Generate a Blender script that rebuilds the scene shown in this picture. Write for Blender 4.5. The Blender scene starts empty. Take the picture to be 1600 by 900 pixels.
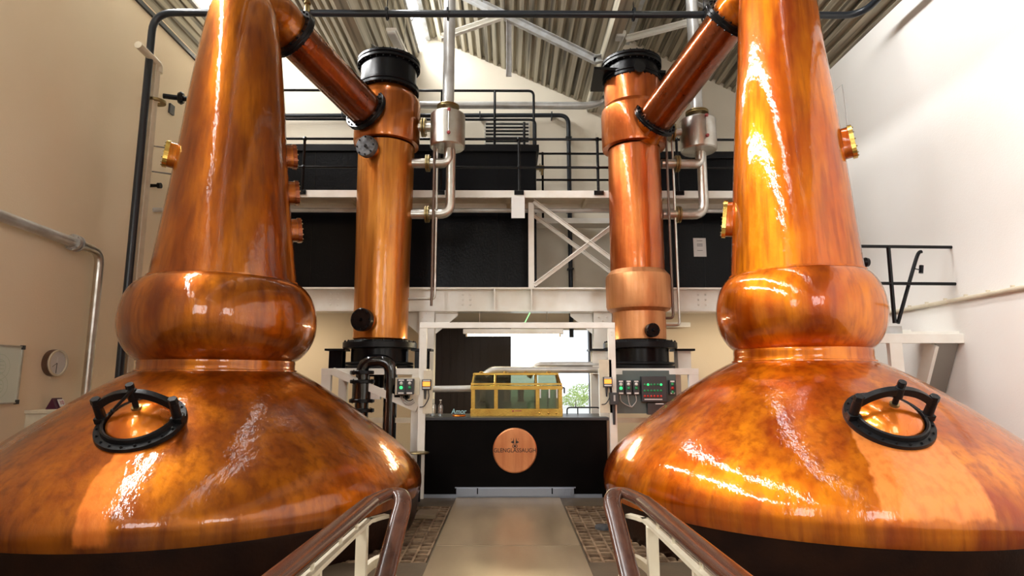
import bpy, math, random
from mathutils import Vector, Matrix
random.seed(7)
PI = math.pi
# ------------------------------------------------------------------ camera, world, light, exposure
F = 940.0; PITCH = math.atan(140/F); YAW = math.atan(6/F); CZ = 1.8
sc = bpy.context.scene
cd = bpy.data.cameras.new('camera'); cam = bpy.data.objects.new('camera', cd)
sc.collection.objects.link(cam); sc.camera = cam
cam.location = (0, 0, CZ); cam.rotation_euler = (PI/2+PITCH, 0, -YAW)
cd.sensor_width = 36; cd.lens = 36*F/1600; cd.clip_start = .05; cd.clip_end = 400
sc.view_settings.view_transform = 'Standard'; sc.view_settings.look = 'None'
sc.view_settings.gamma = 1; sc.view_settings.use_curve_mapping = False
sc.view_settings.exposure = 0.22
w = bpy.data.worlds.new('sky'); sc.world = w; w.use_nodes = True
nt = w.node_tree; bg = nt.nodes['Background']
bg.inputs[0].default_value = (.86, .93, 1, 1); bg.inputs[1].default_value = 1.5

def area(name, loc, target, sx, sy, power, col=(1, 1, 1)):
    d = bpy.data.lights.new(name, 'AREA'); d.shape = 'RECTANGLE'; d.size = sx; d.size_y = sy
    d.energy = power; d.color = col
    o = bpy.data.objects.new(name, d); sc.collection.objects.link(o); o.location = loc
    dr = (Vector(target)-Vector(loc)).normalized()
    y = Vector((0, 1, 0)); z = -dr; x = y.cross(z).normalized(); y = z.cross(x)
    o.rotation_euler = Matrix((x, y, z)).transposed().to_euler()
    return o
# roof cross-section: saw-tooth, ridge (x, z) and valley (x, z) to its left
WL, WR, YB, YF = -6.9, 6.5, 13.5, -5.0
TEETH = [((-7.25, 8.25), (-6.35, 10.05)), ((-2.81, 8.25), (-1.93, 10.05)), ((1.99, 8.25), (2.87, 9.95))]
SKY = [470, 300, 300]
for (va, ri), pw in zip(TEETH, SKY):
    s0, s1 = .05, .26
    a = Vector((ri[0]+(va[0]-ri[0])*s0, 0, ri[1]+(va[1]-ri[1])*s0)); b = Vector((ri[0]+(va[0]-ri[0])*s1, 0, ri[1]+(va[1]-ri[1])*s1))
    m = (a+b)/2; n = Vector(((b-a).z, 0, -(b-a).x)).normalized()
    if n.x > 0: n = -n
    L = (a-b).length
    nk, ln = (2, 7.3) if va[0] > 0 else (3, 6.0)
    for k in range(nk):
        yc = -1.3+k*7.4 if nk == 2 else -1.9+k*6.15
        d = area('skylight_daylight', (m.x+n.x*.12, yc, m.z+n.z*.12), (m.x-n.x, yc, m.z-n.z-.3), L, ln, pw*ln/6, (1, .985, .95))
        d.data.spread = math.radians(125)
for x in (-3.6, 3.6):
    area('front_fill_light', (x, YF-.25, 5.2), (x, 0, 5.2), 2.6, 3.0, 210, (1, .97, .92))  # fill light from behind the camera, through added unseen windows
for x in (-4.7, 4.7):
    area('under_gallery_fill', (x, 12.2, 2.95), (x, 12.9, 1.2), 1.6, .12, 20, (1, .84, .62))  # added warm fill for the lower back wall, no fitting here

# ------------------------------------------------------------------ helpers
def ray(x, y):
    a = x-800; u = 450-y
    fw = F*math.cos(PITCH)-u*math.sin(PITCH); up = F*math.sin(PITCH)+u*math.cos(PITCH)
    return Vector((a*math.cos(YAW)+fw*math.sin(YAW), fw*math.cos(YAW)-a*math.sin(YAW), up))
O = Vector((0, 0, CZ))
def atY(x, y, Y): r = ray(x, y); return O+r*(Y/r.y)
def atX(x, y, X): r = ray(x, y); return O+r*(X/r.x)
def zY(y, Y): return atY(800, y, Y).z
def xY(x, y, Y): return atY(x, y, Y).x
def dep(Y, z): return Y*math.cos(PITCH)+(z-CZ)*math.sin(PITCH)
def px(n, Y, z=2.0): return n/F*dep(Y, z)

class MB:
    def __init__(s): s.v = []; s.f = []
    def add(s, vs, fs):
        b = len(s.v); s.v += [Vector(p) for p in vs]; s.f += [[b+i for i in f] for f in fs]; return s
    def box(s, x0, x1, y0, y1, z0, z1):
        return s.add([(x0,y0,z0),(x1,y0,z0),(x1,y1,z0),(x0,y1,z0),(x0,y0,z1),(x1,y0,z1),(x1,y1,z1),(x0,y1,z1)],
                     [(3,2,1,0),(4,5,6,7),(0,1,5,4),(1,2,6,5),(2,3,7,6),(3,0,4,7)])
    def obox(s, c, ax, sz):      # centre, three axes, three sizes
        c = Vector(c); vs = []
        for k in (-.5, .5):
            for i, j in ((-.5,-.5),(.5,-.5),(.5,.5),(-.5,.5)):
                vs.append(c+ax[0]*sz[0]*i+ax[1]*sz[1]*j+ax[2]*sz[2]*k)
        return s.add(vs, [(3,2,1,0),(4,5,6,7),(0,1,5,4),(1,2,6,5),(2,3,7,6),(3,0,4,7)])
    def beam(s, p, q, wd, th, up=(0, 0, 1)):   # rectangular bar from p to q; th along up
        p = Vector(p); q = Vector(q); d = (q-p); L = d.length; d.normalize()
        u = Vector(up); u = (u-d*u.dot(d)).normalized(); r = d.cross(u)
        return s.obox((p+q)/2, (d, r, u), (L, wd, th))
    def cyl(s, p, q, r0, r1=None, n=24, cap=True):
        if r1 is None: r1 = r0
        p = Vector(p); q = Vector(q); d = (q-p).normalized()
        a = Vector((1,0,0)) if abs(d.x) < .8 else Vector((0,1,0))
        u = d.cross(a).normalized(); v = d.cross(u)
        vs = []
        for c, r in ((p, r0), (q, r1)):
            for i in range(n):
                t = 2*PI*i/n; vs.append(c+u*r*math.cos(t)+v*r*math.sin(t))
        fs = [(i, (i+1) % n, n+(i+1) % n, n+i) for i in range(n)]
        if cap: fs += [tuple(range(n-1, -1, -1)), tuple(range(n, 2*n))]
        return s.add(vs, fs)
    def lathe(s, prof, c=(0,0,0), ax=(0,0,1), n=32, u=None, close=False):
        c = Vector(c); d = Vector(ax).normalized()
        if u is None:
            a = Vector((1,0,0)) if abs(d.x) < .8 else Vector((0,1,0)); u = d.cross(a).normalized()
        v = d.cross(u); vs = []
        for r, h in prof:
            for i in range(n):
                t = 2*PI*i/n; vs.append(c+d*h+u*r*math.cos(t)+v*r*math.sin(t))
        fs = []; m = len(prof)
        for k in range(m-1 if not close else m):
            k2 = (k+1) % m
            for i in range(n):
                j = (i+1) % n; fs.append((k*n+i, k*n+j, k2*n+j, k2*n+i))
        return s.add(vs, fs)
    def tube(s, path, r, n=14, rs=None, prof=None, upv=None):
        P = [Vector(p) for p in path]; m = len(P); vs = []; fs = []
        t0 = (P[1]-P[0]).normalized()
        u = Vector(upv) if upv else (Vector((0,0,1)) if abs(t0.z) < .9 else Vector((1,0,0)))
        if prof: n = len(prof)
        for k in range(m):
            t = (P[min(k+1, m-1)]-P[max(k-1, 0)]).normalized()
            u = (u-t*u.dot(t)).normalized(); v = t.cross(u)
            rr = rs[k] if rs else r
            for i in range(n):
                if prof: a, b = prof[i]; vs.append(P[k]+v*a+u*b)
                else:
                    q = 2*PI*i/n; vs.append(P[k]+u*rr*math.cos(q)+v*rr*math.sin(q))
        for k in range(m-1):
            for i in range(n):
                j = (i+1) % n; fs.append((k*n+i, k*n+j, (k+1)*n+j, (k+1)*n+i))
        fs += [tuple(range(n-1, -1, -1)), tuple(range((m-1)*n, m*n))]
        return s.add(vs, fs)
    def prism(s, pts, off):      # planar polygon extruded by vector off
        n = len(pts); off = Vector(off)
        vs = [Vector(p) for p in pts]+[Vector(p)+off for p in pts]
        return s.add(vs, [tuple(range(n-1, -1, -1)), tuple(range(n, 2*n))]+[(i, (i+1) % n, n+(i+1) % n, n+i) for i in range(n)])

def bend(pts, r, k=6):       # polyline with rounded corners
    P = [Vector(p) for p in pts]; out = [P[0]]
    for a, b, c in zip(P, P[1:], P[2:]):
        d1 = (a-b); d2 = (c-b); rr = min(r, d1.length*.49, d2.length*.49)
        p = b+d1.normalized()*rr; q = b+d2.normalized()*rr
        for i in range(k+1):
            t = i/k; out.append(p*(1-t)**2+b*2*t*(1-t)+q*t*t)
    out.append(P[-1]); return out

ORG = {}
def link(o): sc.collection.objects.link(o); return o
def thing(name, label, cat, loc, group=None):
    o = link(bpy.data.objects.new(name, None)); o.location = loc; o.empty_display_size = .1
    o['label'] = label; o['category'] = cat
    if group: o['group'] = group
    ORG[o] = Vector(loc); return o
def obj(name, mb, mat, parent=None, smooth=True, bevel=0, angle=24, label=None):
    vs = mb.v
    if parent is None:
        xs = [p.x for p in vs]; ys = [p.y for p in vs]; zs = [p.z for p in vs]
        org = Vector(((min(xs)+max(xs))/2, (min(ys)+max(ys))/2, min(zs)))
    else: org = ORG[parent]
    me = bpy.data.meshes.new(name); me.from_pydata([p-org for p in vs], [], mb.f); me.update()
    me.materials.append(mat)
    if smooth:
        me.polygons.foreach_set('use_smooth', [True]*len(me.polygons)); me.set_sharp_from_angle(angle=math.radians(angle))
    o = link(bpy.data.objects.new(name, me)); ORG[o] = org
    if parent is None: o.location = org
    else: o.parent = parent
    if bevel:
        b = o.modifiers.new('bevel', 'BEVEL'); b.width = bevel; b.segments = 2; b.limit_method = 'ANGLE'; b.angle_limit = math.radians(40)
    if label: o['label'] = label
    return o
def tag(o, label, cat, group=None):
    o['label'] = label; o['category'] = cat
    if group: o['group'] = group
    return o
def struct(name, mb, mat, **k):
    o = obj(name, mb, mat, **k)
    if o.parent is None: o['kind'] = 'structure'
    return o
def wpart(name, mb, mat, parent, **k): return obj(name, mb, mat, parent, **k)
BOLT = {}
def bolts(parent, c, n, radius, count, size, mat, ax0=None, phase=0, h=None, scale2=1.0, arc=None, name='bolt'):
    """separate bolt heads around a flange, sharing one mesh"""
    key = (round(size, 4), mat.name)
    if key not in BOLT:
        mb = MB(); mb.cyl((0,0,0), (0,0,size*.9), size, size*.92, 6); mb.cyl((0,0,size*.9), (0,0,size*1.5), size*.5, size*.45, 8)
        me = bpy.data.meshes.new('bolt'); me.from_pydata(mb.v, [], mb.f); me.materials.append(mat); BOLT[key] = me
    n = Vector(n).normalized(); c = Vector(c)
    if ax0 is None: ax0 = n.cross(Vector((1,0,0)) if abs(n.x) < .8 else Vector((0,1,0)))
    u = Vector(ax0).normalized(); v = n.cross(u)
    q = n.to_track_quat('Z', 'Y').to_euler()
    for i in range(count):
        t = phase+(2*PI*i/count if arc is None else arc[0]+(arc[1]-arc[0])*i/max(1, count-1))
        o = link(bpy.data.objects.new(name, BOLT[key])); o.parent = parent
        o.location = c+u*radius*math.cos(t)+v*radius*scale2*math.sin(t)-ORG[parent]; o.rotation_euler = q
def text_mesh(txt, size, ext=.002):
    cu = bpy.data.curves.new('txt', 'FONT'); cu.body = txt; cu.size = size; cu.extrude = ext; cu.offset = size*.010; cu.align_x = 'CENTER'; cu.align_y = 'CENTER'
    t = link(bpy.data.objects.new('txt', cu)); bpy.context.view_layer.update()
    me = bpy.data.meshes.new_from_object(t.evaluated_get(bpy.context.evaluated_depsgraph_get()))
    vs = [v.co.copy() for v in me.vertices]; fs = [tuple(p.vertices) for p in me.polygons]
    bpy.data.objects.remove(t); bpy.data.curves.remove(cu); bpy.data.meshes.remove(me)
    return vs, fs
def text_mb(mb, txt, size, c, ux, uy, ext=.002, sx=1):
    vs, fs = text_mesh(txt, size, ext); ux = Vector(ux); uy = Vector(uy); n = ux.cross(uy); c = Vector(c)
    mb.add([c+ux*p.x*sx+uy*p.y+n*p.z for p in vs], fs)

# ------------------------------------------------------------------ materials
def az_at(X0, r_, x, y):      # azimuth on a round body of radius r_ where the sight line through (x, y) meets it
    d = ray(x, y); d.z = 0; d.normalize(); c = Vector((X0, 7.7, 0)); b = c.dot(d); q = b-math.sqrt(max(0, b*b-c.length_squared+r_*r_)); p = d*q-c
    return math.atan2(p.y, p.x)
PL0, PL1 = az_at(-3.654, 2.4, 136, 780), az_at(-3.654, 2.4, 188, 780)
PR0, PR1 = az_at(3.738, 2.35, 1362, 750), az_at(3.738, 2.35, 1525, 750)
def mat(name, col, metal=0, rough=.5, col2=None, nscale=3, stretch=(1,1,1), nlo=.35, nhi=.7, bump=0, bscale=30, bstretch=(1,1,1),
        coat=0, coatr=.05, rough2=None, emit=None, es=0, alpha=1, trans=0, spec=.5, detail=4):
    m = bpy.data.materials.new(name); m.use_nodes = True; t = m.node_tree; N = t.nodes; Lk = t.links.new
    b = N['Principled BSDF']
    b.inputs['Base Color'].default_value = (*col, 1); b.inputs['Metallic'].default_value = metal
    b.inputs['Roughness'].default_value = rough; b.inputs['Coat Weight'].default_value = coat; b.inputs['Coat Roughness'].default_value = coatr
    b.inputs['Specular IOR Level'].default_value = spec
    if emit: b.inputs['Emission Color'].default_value = (*emit, 1); b.inputs['Emission Strength'].default_value = es
    tc = N.new('ShaderNodeTexCoord')
    def noise(scale, st, det):
        mp = N.new('ShaderNodeMapping'); mp.inputs['Scale'].default_value = st; Lk(tc.outputs['Object'], mp.inputs[0])
        n = N.new('ShaderNodeTexNoise'); n.inputs['Scale'].default_value = scale; n.inputs['Detail'].default_value = det
        Lk(mp.outputs[0], n.inputs['Vector']); return n
    if col2:
        n = noise(nscale, stretch, detail)
        r = N.new('ShaderNodeMapRange'); r.inputs[1].default_value = nlo; r.inputs[2].default_value = nhi; Lk(n.outputs[0], r.inputs[0])
        mx = N.new('ShaderNodeMix'); mx.data_type = 'RGBA'; mx.inputs[6].default_value = (*col, 1); mx.inputs[7].default_value = (*col2, 1)
        Lk(r.outputs[0], mx.inputs[0]); Lk(mx.outputs[2], b.inputs['Base Color'])
        if rough2 is not None:
            r2 = N.new('ShaderNodeMapRange'); r2.inputs[3].default_value = rough; r2.inputs[4].default_value = rough2
            Lk(r.outputs[0], r2.inputs[0]); Lk(r2.outputs[0], b.inputs['Roughness'])
    if bump:
        n = noise(bscale, bstretch, 3); bp = N.new('ShaderNodeBump'); bp.inputs['Strength'].default_value = 1; bp.inputs['Distance'].default_value = bump
        Lk(n.outputs[0], bp.inputs['Height']); Lk(bp.outputs[0], b.inputs['Normal'])
    return m

def copper(name, cols, rough=(.36, .46), coat=1, bump=.0025, patch=None, pcol=(.80, .34, .12), streak=.5, metal=.8, wave=.010, tint=(1, .74, .40)):
    """varnished copper: blotches, vertical brush streaks, softly dented; patch = (azimuth0, azimuth1, z0, z1) a rubbed bright stripe"""
    m = bpy.data.materials.new(name); m.use_nodes = True; t = m.node_tree; N = t.nodes; Lk = t.links.new
    b = N['Principled BSDF']; b.inputs['Metallic'].default_value = metal; b.inputs['Coat Weight'].default_value = coat
    b.inputs['Coat Roughness'].default_value = .05; b.inputs['Coat Tint'].default_value = (*tint, 1); b.inputs['Coat IOR'].default_value = 1.5
    tc = N.new('ShaderNodeTexCoord')
    def noise(scale, st, det, dist=0):
        mp = N.new('ShaderNodeMapping'); mp.inputs['Scale'].default_value = st; Lk(tc.outputs['Object'], mp.inputs[0])
        n = N.new('ShaderNodeTexNoise'); n.inputs['Scale'].default_value = scale; n.inputs['Detail'].default_value = det; n.inputs['Distortion'].default_value = dist
        Lk(mp.outputs[0], n.inputs['Vector']); return n.outputs[0]
    def rng(x, a, c, d=0, e=1):
        r = N.new('ShaderNodeMapRange'); r.inputs[1].default_value = a; r.inputs[2].default_value = c; r.inputs[3].default_value = d; r.inputs[4].default_value = e
        Lk(x, r.inputs[0]); return r.outputs[0]
    def mix(f, a, c, mode='MIX'):
        x = N.new('ShaderNodeMix'); x.data_type = 'RGBA'; x.blend_type = mode
        if isinstance(f, float): x.inputs[0].default_value = f
        else: Lk(f, x.inputs[0])
        for s, k in ((a, 6), (c, 7)):
            if isinstance(s, tuple): x.inputs[k].default_value = (*s, 1)
            else: Lk(s, x.inputs[k])
        return x.outputs[2]
    blot = noise(1.1, (1,1,.7), 4, 0); fine = noise(2.6, (1,1,.3), 4, 0); stk = noise(13, (1,1,.07), 5)
    c = mix(rng(blot, .30, .72), cols[0], cols[1])
    c = mix(rng(fine, .42, .72, 0, .75), c, cols[2])
    c = mix(rng(stk, .46, .66, 0, streak), c, cols[3])
    ro = rng(fine, .3, .7, rough[0], rough[1])
    if patch:
        sp = N.new('ShaderNodeSeparateXYZ'); Lk(tc.outputs['Object'], sp.inputs[0])
        def mth(op, a, bb):
            x = N.new('ShaderNodeMath'); x.operation = op
            for s, k in ((a, 0), (bb, 1)):
                if isinstance(s, (int, float)): x.inputs[k].default_value = s
                else: Lk(s, x.inputs[k])
            return x.outputs[0]
        az = mth('ARCTAN2', sp.outputs[1], sp.outputs[0])
        az = mth('ADD', az, mth('MULTIPLY', mth('SUBTRACT', noise(5, (1,1,1), 5), .5), .06))
        zz = mth('ADD', sp.outputs[2], mth('MULTIPLY', mth('SUBTRACT', noise(9, (1,1,.3), 5), .5), .14))
        f = mth('MULTIPLY', rng(az, patch[0]-.006, patch[0]+.006), rng(az, patch[1]-.01, patch[1]+.01, 1, 0))
        f = mth('MULTIPLY', f, mth('MULTIPLY', rng(zz, patch[2]-.02, patch[2]+.02), rng(zz, patch[3]-.02, patch[3]+.02, 1, 0)))
        c = mix(f, c, mix(rng(stk, .45, .75), pcol, (pcol[0]*.78, pcol[1]*.62, pcol[2]*.5)))
        x = N.new('ShaderNodeMath'); x.operation = 'MULTIPLY_ADD'; Lk(f, x.inputs[0]); x.inputs[1].default_value = .14; Lk(ro, x.inputs[2]); ro = x.outputs[0]
    Lk(c, b.inputs['Base Color']); Lk(ro, b.inputs['Roughness'])
    h = N.new('ShaderNodeMath'); h.operation = 'MULTIPLY_ADD'; Lk(noise(2.2, (1,1,.7), 2), h.inputs[0]); h.inputs[1].default_value = wave/bump; Lk(noise(22, (1,1,.5), 3), h.inputs[2])
    bp = N.new('ShaderNodeBump'); bp.inputs['Strength'].default_value = 1; bp.inputs['Distance'].default_value = bump
    Lk(h.outputs[0], bp.inputs['Height']); Lk(bp.outputs[0], b.inputs['Normal']); Lk(bp.outputs[0], b.inputs['Coat Normal'])
    return m

M_wall = mat('cream_wall_paint', (.84, .775, .64), rough=.85, col2=(.78, .70, .57), nscale=.6, bump=.002, bscale=60)
M_wallt = mat('shade_toned_tan_wall', (.88, .745, .55), rough=.85, col2=(.84, .69, .49), nscale=.45, bump=.002, bscale=60)  # warm shade of the left and lower back wall put into the colour
M_wallw = mat('white_wall_paint', (.86, .84, .80), rough=.8, col2=(.82, .79, .74), nscale=.5, bump=.002, bscale=60)
M_roof = mat('striped_cream_sheet', (.47, .425, .32), rough=.5, col2=(.10, .088, .065), nscale=2.6, stretch=(4, .12, 4), nlo=.45, nhi=.66, bump=.001)  # random dark stripes stretched along the ribs
M_steelw = mat('white_painted_steel', (.88, .86, .80), rough=.4, col2=(.82, .78, .70), nscale=4, coat=.2)
M_cream = mat('cream_painted_steel', (.72, .65, .50), rough=.45, col2=(.64, .56, .42), nscale=6)
M_truss = mat('grey_truss_paint', (.55, .57, .58), rough=.4, col2=(.40, .38, .34), nscale=5)
M_black = mat('black_paint', (.005, .005, .006), rough=.25, bump=.001, bscale=22, spec=.22)
M_gloss = mat('glossy_black_enamel', (.005, .005, .006), rough=.12, coat=.5)
M_counter = mat('black_counter_front', (.0022, .0018, .0018), rough=.4, spec=.05, col2=(.004, .003, .003), nscale=3)
M_blackm = mat('black_cast_iron', (.008, .008, .009), rough=.36, bump=.002, bscale=40, spec=.2)
M_tank = mat('black_tank_paint', (.005, .005, .006), rough=.24, bump=.004, bscale=30, spec=.10, bstretch=(1, 1, .8))
M_pipeD = mat('dark_grey_pipe_paint', (.018, .022, .028), rough=.3, spec=.4)
M_steel = mat('stainless_steel', (.62, .60, .56), metal=1, rough=.3, col2=(.50, .45, .38), nscale=5, rough2=.42, bump=.001)
M_pipeG = mat('pale_grey_pipe', (.60, .60, .59), rough=.3, metal=.4, col2=(.45, .43, .40), nscale=4)
M_brass = mat('polished_brass', (.86, .60, .16), metal=1, rough=.2, col2=(.66, .40, .10), nscale=6, bump=.001)
M_rusty = mat('brown_steel_pipe', (.16, .11, .085), metal=.7, rough=.4)
M_brassd = mat('aged_brass', (.34, .27, .13), metal=1, rough=.35, col2=(.30, .20, .08), nscale=9)
M_floor = mat('concrete_floor', (.095, .068, .042), rough=.45, col2=(.06, .042, .026), nscale=2.5, bump=.002)
M_plate = mat('worn_steel_walkway', (.33, .245, .155), rough=.34, col2=(.19, .135, .08), nscale=1.1, stretch=(2.5, .6, 1), metal=.25, rough2=.3, bump=.0006, detail=5, nlo=.3, nhi=.8)
M_grate = mat('rusty_cast_grating', (.34, .23, .14), rough=.5, metal=.4, col2=(.08, .04, .02), nscale=6, bump=.002)
M_pit = mat('dark_pit', (.008, .006, .005), rough=.9)
M_rail = mat('brown_handrail', (.050, .018, .011), rough=.24, col2=(.085, .033, .02), nscale=5, stretch=(6, .4, 6), coat=.25, coatr=.1)
M_doord = mat('dark_brown_door', (.018, .009, .007), rough=.6, col2=(.022, .012, .010), nscale=20, stretch=(4, 1, .2))
M_whiteboard = mat('whiteboard', (.72, .80, .70), rough=.12, coat=.5)  # green reflections put into the board's colour
M_white = mat('white_plastic', (.8, .8, .78), rough=.4)
M_paper = mat('paper', (.70, .68, .66), rough=.8)
M_grille = mat('grey_blue_grille', (.36, .40, .48), rough=.35, metal=.6)
M_panel = mat('grey_green_panel', (.09, .12, .115), rough=.45)
M_box = mat('charcoal_enclosure', (.035, .037, .042), rough=.4)
M_text = mat('dark_engraving', (.035, .018, .012), rough=.5)
M_green = mat('lit_green_lamp', (.02, .5, .12), rough=.3, emit=(.05, 1, .25), es=1.0)
M_greend = mat('unlit_green_lamp', (.03, .28, .10), rough=.25)
M_red = mat('red_lamp', (.5, .03, .02), rough=.25)
M_orange = mat('orange_display', (.8, .25, .03), rough=.3, emit=(1, .32, .04), es=1.3)
M_tube = mat('lit_fluorescent_tube', (1, .9, .6), rough=.4, emit=(1, .80, .38), es=9)
M_darkwood = mat('clock_case', (.10, .05, .03), rough=.4)
M_cable = mat('grey_cable', (.45, .44, .42), rough=.5)
M_leaf = mat('pale_green_leaves', (.30, .42, .10), rough=.7, col2=(.50, .58, .22), nscale=7)  # pale yellow-green leaf tones mixed at random
M_ground = mat('pale_yard', (.62, .60, .55), rough=.9)
M_reddeep = mat('dark_red_lacquer', (.07, .01, .035), rough=.4)
M_redv = mat('red_valve', (.35, .05, .05), rough=.4)
M_exit = mat('green_sign', (.35, .8, .35), rough=.4, emit=(.4, 1, .4), es=.6)
M_cop_L = copper('varnished_copper_brown', ((.36, .112, .004), (.17, .040, .0015), (.62, .26, .012), (.12, .024, .001)), patch=(PL0, PL1, .44, 1.46), pcol=(.72, .28, .08))
M_cop_R = copper('varnished_copper_red', ((.58, .170, .004), (.30, .046, .0015), (.84, .38, .014), (.20, .026, .001)), patch=(PR0, PR1, .62, 1.46), rough=(.36, .48), pcol=(.86, .40, .17))
M_arm = copper('brown_copper_pipe', ((.24, .060, .014), (.17, .038, .009), (.30, .085, .02), (.13, .03, .008)), rough=(.24, .34))
M_col_L = copper('brushed_copper_column', ((.60, .24, .045), (.40, .14, .022), (.74, .36, .08), (.30, .085, .014)), rough=(.3, .42), coat=.5, streak=.6)
M_collar_L = copper('brown_copper_collar', ((.42, .14, .03), (.28, .08, .014), (.54, .20, .045), (.2, .05, .01)), rough=(.26, .36), coat=.8, streak=.6)
M_col_R = copper('red_brushed_copper', ((.55, .16, .045), (.42, .09, .022), (.68, .26, .08), (.34, .07, .02)), rough=(.26, .38), coat=.7, streak=.6)
M_col_P = copper('pale_bare_copper', ((.68, .31, .13), (.58, .24, .09), (.76, .38, .18), (.50, .19, .07)), rough=(.38, .5), coat=.1, streak=.6)
M_lid = copper('bright_copper_lid', ((.74, .27, .035), (.62, .19, .02), (.82, .36, .06), (.55, .15, .015)), rough=(.26, .36), wave=.004, metal=.8)
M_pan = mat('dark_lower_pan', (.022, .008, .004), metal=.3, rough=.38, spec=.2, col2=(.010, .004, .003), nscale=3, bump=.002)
M_disc = copper('hammered_copper_disc', ((.78, .34, .16), (.62, .22, .09), (.88, .46, .24), (.55, .18, .08)), rough=(.3, .42), coat=.2, bump=.003, wave=.02)
def glass(name, tint=(.92, .97, .95), gl=.12, rough=.02):
    m = bpy.data.materials.new(name); m.use_nodes = True; t = m.node_tree; N = t.nodes
    N.remove(N['Principled BSDF']); out = N['Material Output']
    a = N.new('ShaderNodeBsdfTransparent'); a.inputs[0].default_value = (*tint, 1)
    g = N.new('ShaderNodeBsdfGlossy'); g.inputs['Roughness'].default_value = rough
    x = N.new('ShaderNodeMixShader'); x.inputs[0].default_value = gl
    t.links.new(a.outputs[0], x.inputs[1]); t.links.new(g.outputs[0], x.inputs[2]); t.links.new(x.outputs[0], out.inputs[0]); return m
M_glass = glass('window_glass', (.97, .98, 1), .05)
M_safeg = glass('green_tinted_glass', (.50, .56, .46), .10, .05)
M_bottle = glass('clear_bottle_glass', (.85, .9, .95), .3, .05)

# ------------------------------------------------------------------ room shell
def roofline(x):    # z of the roof skin at x
    pts = [(-8.0, 8.6)] + [p for t in TEETH for p in t] + [(6.9, 7.85)]
    for (x0, z0), (x1, z1) in zip(pts, pts[1:]):
        if x0 <= x <= x1: return z0+(z1-z0)*(x-x0)/(x1-x0)
    return 8.
rl = [(WL, roofline(WL))]+[p for t in TEETH for p in t if p[0] > WL]+[(WR, roofline(WR))]
# back wall with the doorway
DX0, DX1, DZ = -1.72, 1.93, 2.87
def wall_poly(mb, pts, y, dy): mb.prism([(x, y, z) for x, z in pts], (0, dy, 0))
mb = MB()
wall_poly(mb, [(WL, 3.25), (WR, 3.25)]+rl[::-1], YB, .25)
struct('wall_back', mb, M_wall, smooth=False)
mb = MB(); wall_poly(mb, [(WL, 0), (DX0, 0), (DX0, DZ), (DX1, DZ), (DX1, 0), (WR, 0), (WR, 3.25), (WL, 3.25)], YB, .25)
struct('wall_back', mb, M_wallt, smooth=False)  # lower part toned tan for the shade under the gallery
mb = MB()
fw = [(-4.9, 3.7), (-2.3, 3.7), (-2.3, 6.7), (-4.9, 6.7)]
# front wall built of panels around two unseen windows added for fill and reflections
def panel(mb, x0, x1, z0, z1): mb.box(x0, x1, YF-.25, YF, z0, z1)
panel(mb, WL, WR, 0, 3.7); panel(mb, WL, -4.9, 3.7, 6.7); panel(mb, -2.3, 2.3, 3.7, 6.7); panel(mb, 4.9, WR, 3.7, 6.7)
wall_poly(mb, [(WL, 6.7), (WR, 6.7)]+rl[::-1], YF-.25, .25)
struct('wall_front', mb, M_wall, smooth=False)
mb = MB(); mb.box(WL-.25, WL, YF, YB+.25, -.3, roofline(WL)+.02); struct('wall_left', mb, M_wallt, smooth=False)
mb = MB(); mb.box(WR, WR+.25, YF, YB+.25, -.3, roofline(WR)+.02); struct('wall_right', mb, M_wallw, smooth=False)
k = 2
for x in (-3.6, 3.6):
    mb = MB(); mb.box(x-1.3, x+1.3, YF-.13, YF-.12, 3.7, 6.7); g = struct('window_%d' % (k+2), mb, M_glass, smooth=False); k += 1  # unseen pane, added to let in the fill light
    f = MB()
    for q in (-1.3, -.45, .4, 1.24): f.box(x+q, x+q+.06, YF-.2, YF-.05, 3.7, 6.7)
    for q in (3.7, 5.2, 6.64): f.box(x-1.3, x+1.3, YF-.2, YF-.05, q, q+.06)
    obj('window_frame', f, M_steelw, g, smooth=False)
# corrugated saw-tooth roof; ribs run the length of the hall
def corr(mb, x0, z0, x1, z1, y0, y1, per=.21, dpt=.085):
    d = Vector((x1-x0, 0, z1-z0)); L = d.length; d.normalize(); n = Vector((d.z, 0, -d.x))
    if n.z > 0: n = -n
    prof = []; s = 0
    while s < L:
        for t, h in ((0, 0), (.28, 0), (.40, 1), (.86, 1), (.98, 0)):
            if s+t*per <= L: prof.append((s+t*per, h*dpt))
        s += per
    prof.append((L, 0)); b = Vector((x0, 0, z0)); vs = []
    for s, h in prof:
        p = b+d*s+n*h; vs += [(p.x, y0, p.z), (p.x, y1, p.z)]
    mb.add(vs, [(2*i, 2*i+1, 2*i+3, 2*i+2) for i in range(len(prof)-1)])
cl = MB()
vall = [t[0] for t in TEETH[1:]]+[(6.9, 7.85)]
for (va, ri), nx in zip(TEETH, vall): corr(cl, ri[0], ri[1], nx[0], nx[1], YF, YB)
for i, (va, ri) in enumerate(TEETH):
    mx = va[0]+(ri[0]-va[0])*.73; mz = va[1]+(ri[1]-va[1])*.73
    corr(cl, va[0], va[1], mx, mz, YF, YB, .2, .04)
    mx2 = va[0]+(ri[0]-va[0])*.96; mz2 = va[1]+(ri[1]-va[1])*.96
    if i == 2: corr(cl, mx, mz, mx2, mz2, 10.2, YB, .2, .04)
    cl.prism([(mx2, YF, mz2), (ri[0]+.04, YF, ri[1]), (ri[0], YF, ri[1]+.04), (mx2-.06, YF, mz2)], (0, YB-YF, 0))
cl.add([(-8, YF, 8.6), (-8, YB, 8.6), (-7.25, YB, 8.25), (-7.25, YF, 8.25)], [(0, 1, 2, 3)])
struct('ceiling', cl, M_roof, smooth=False)
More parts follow.
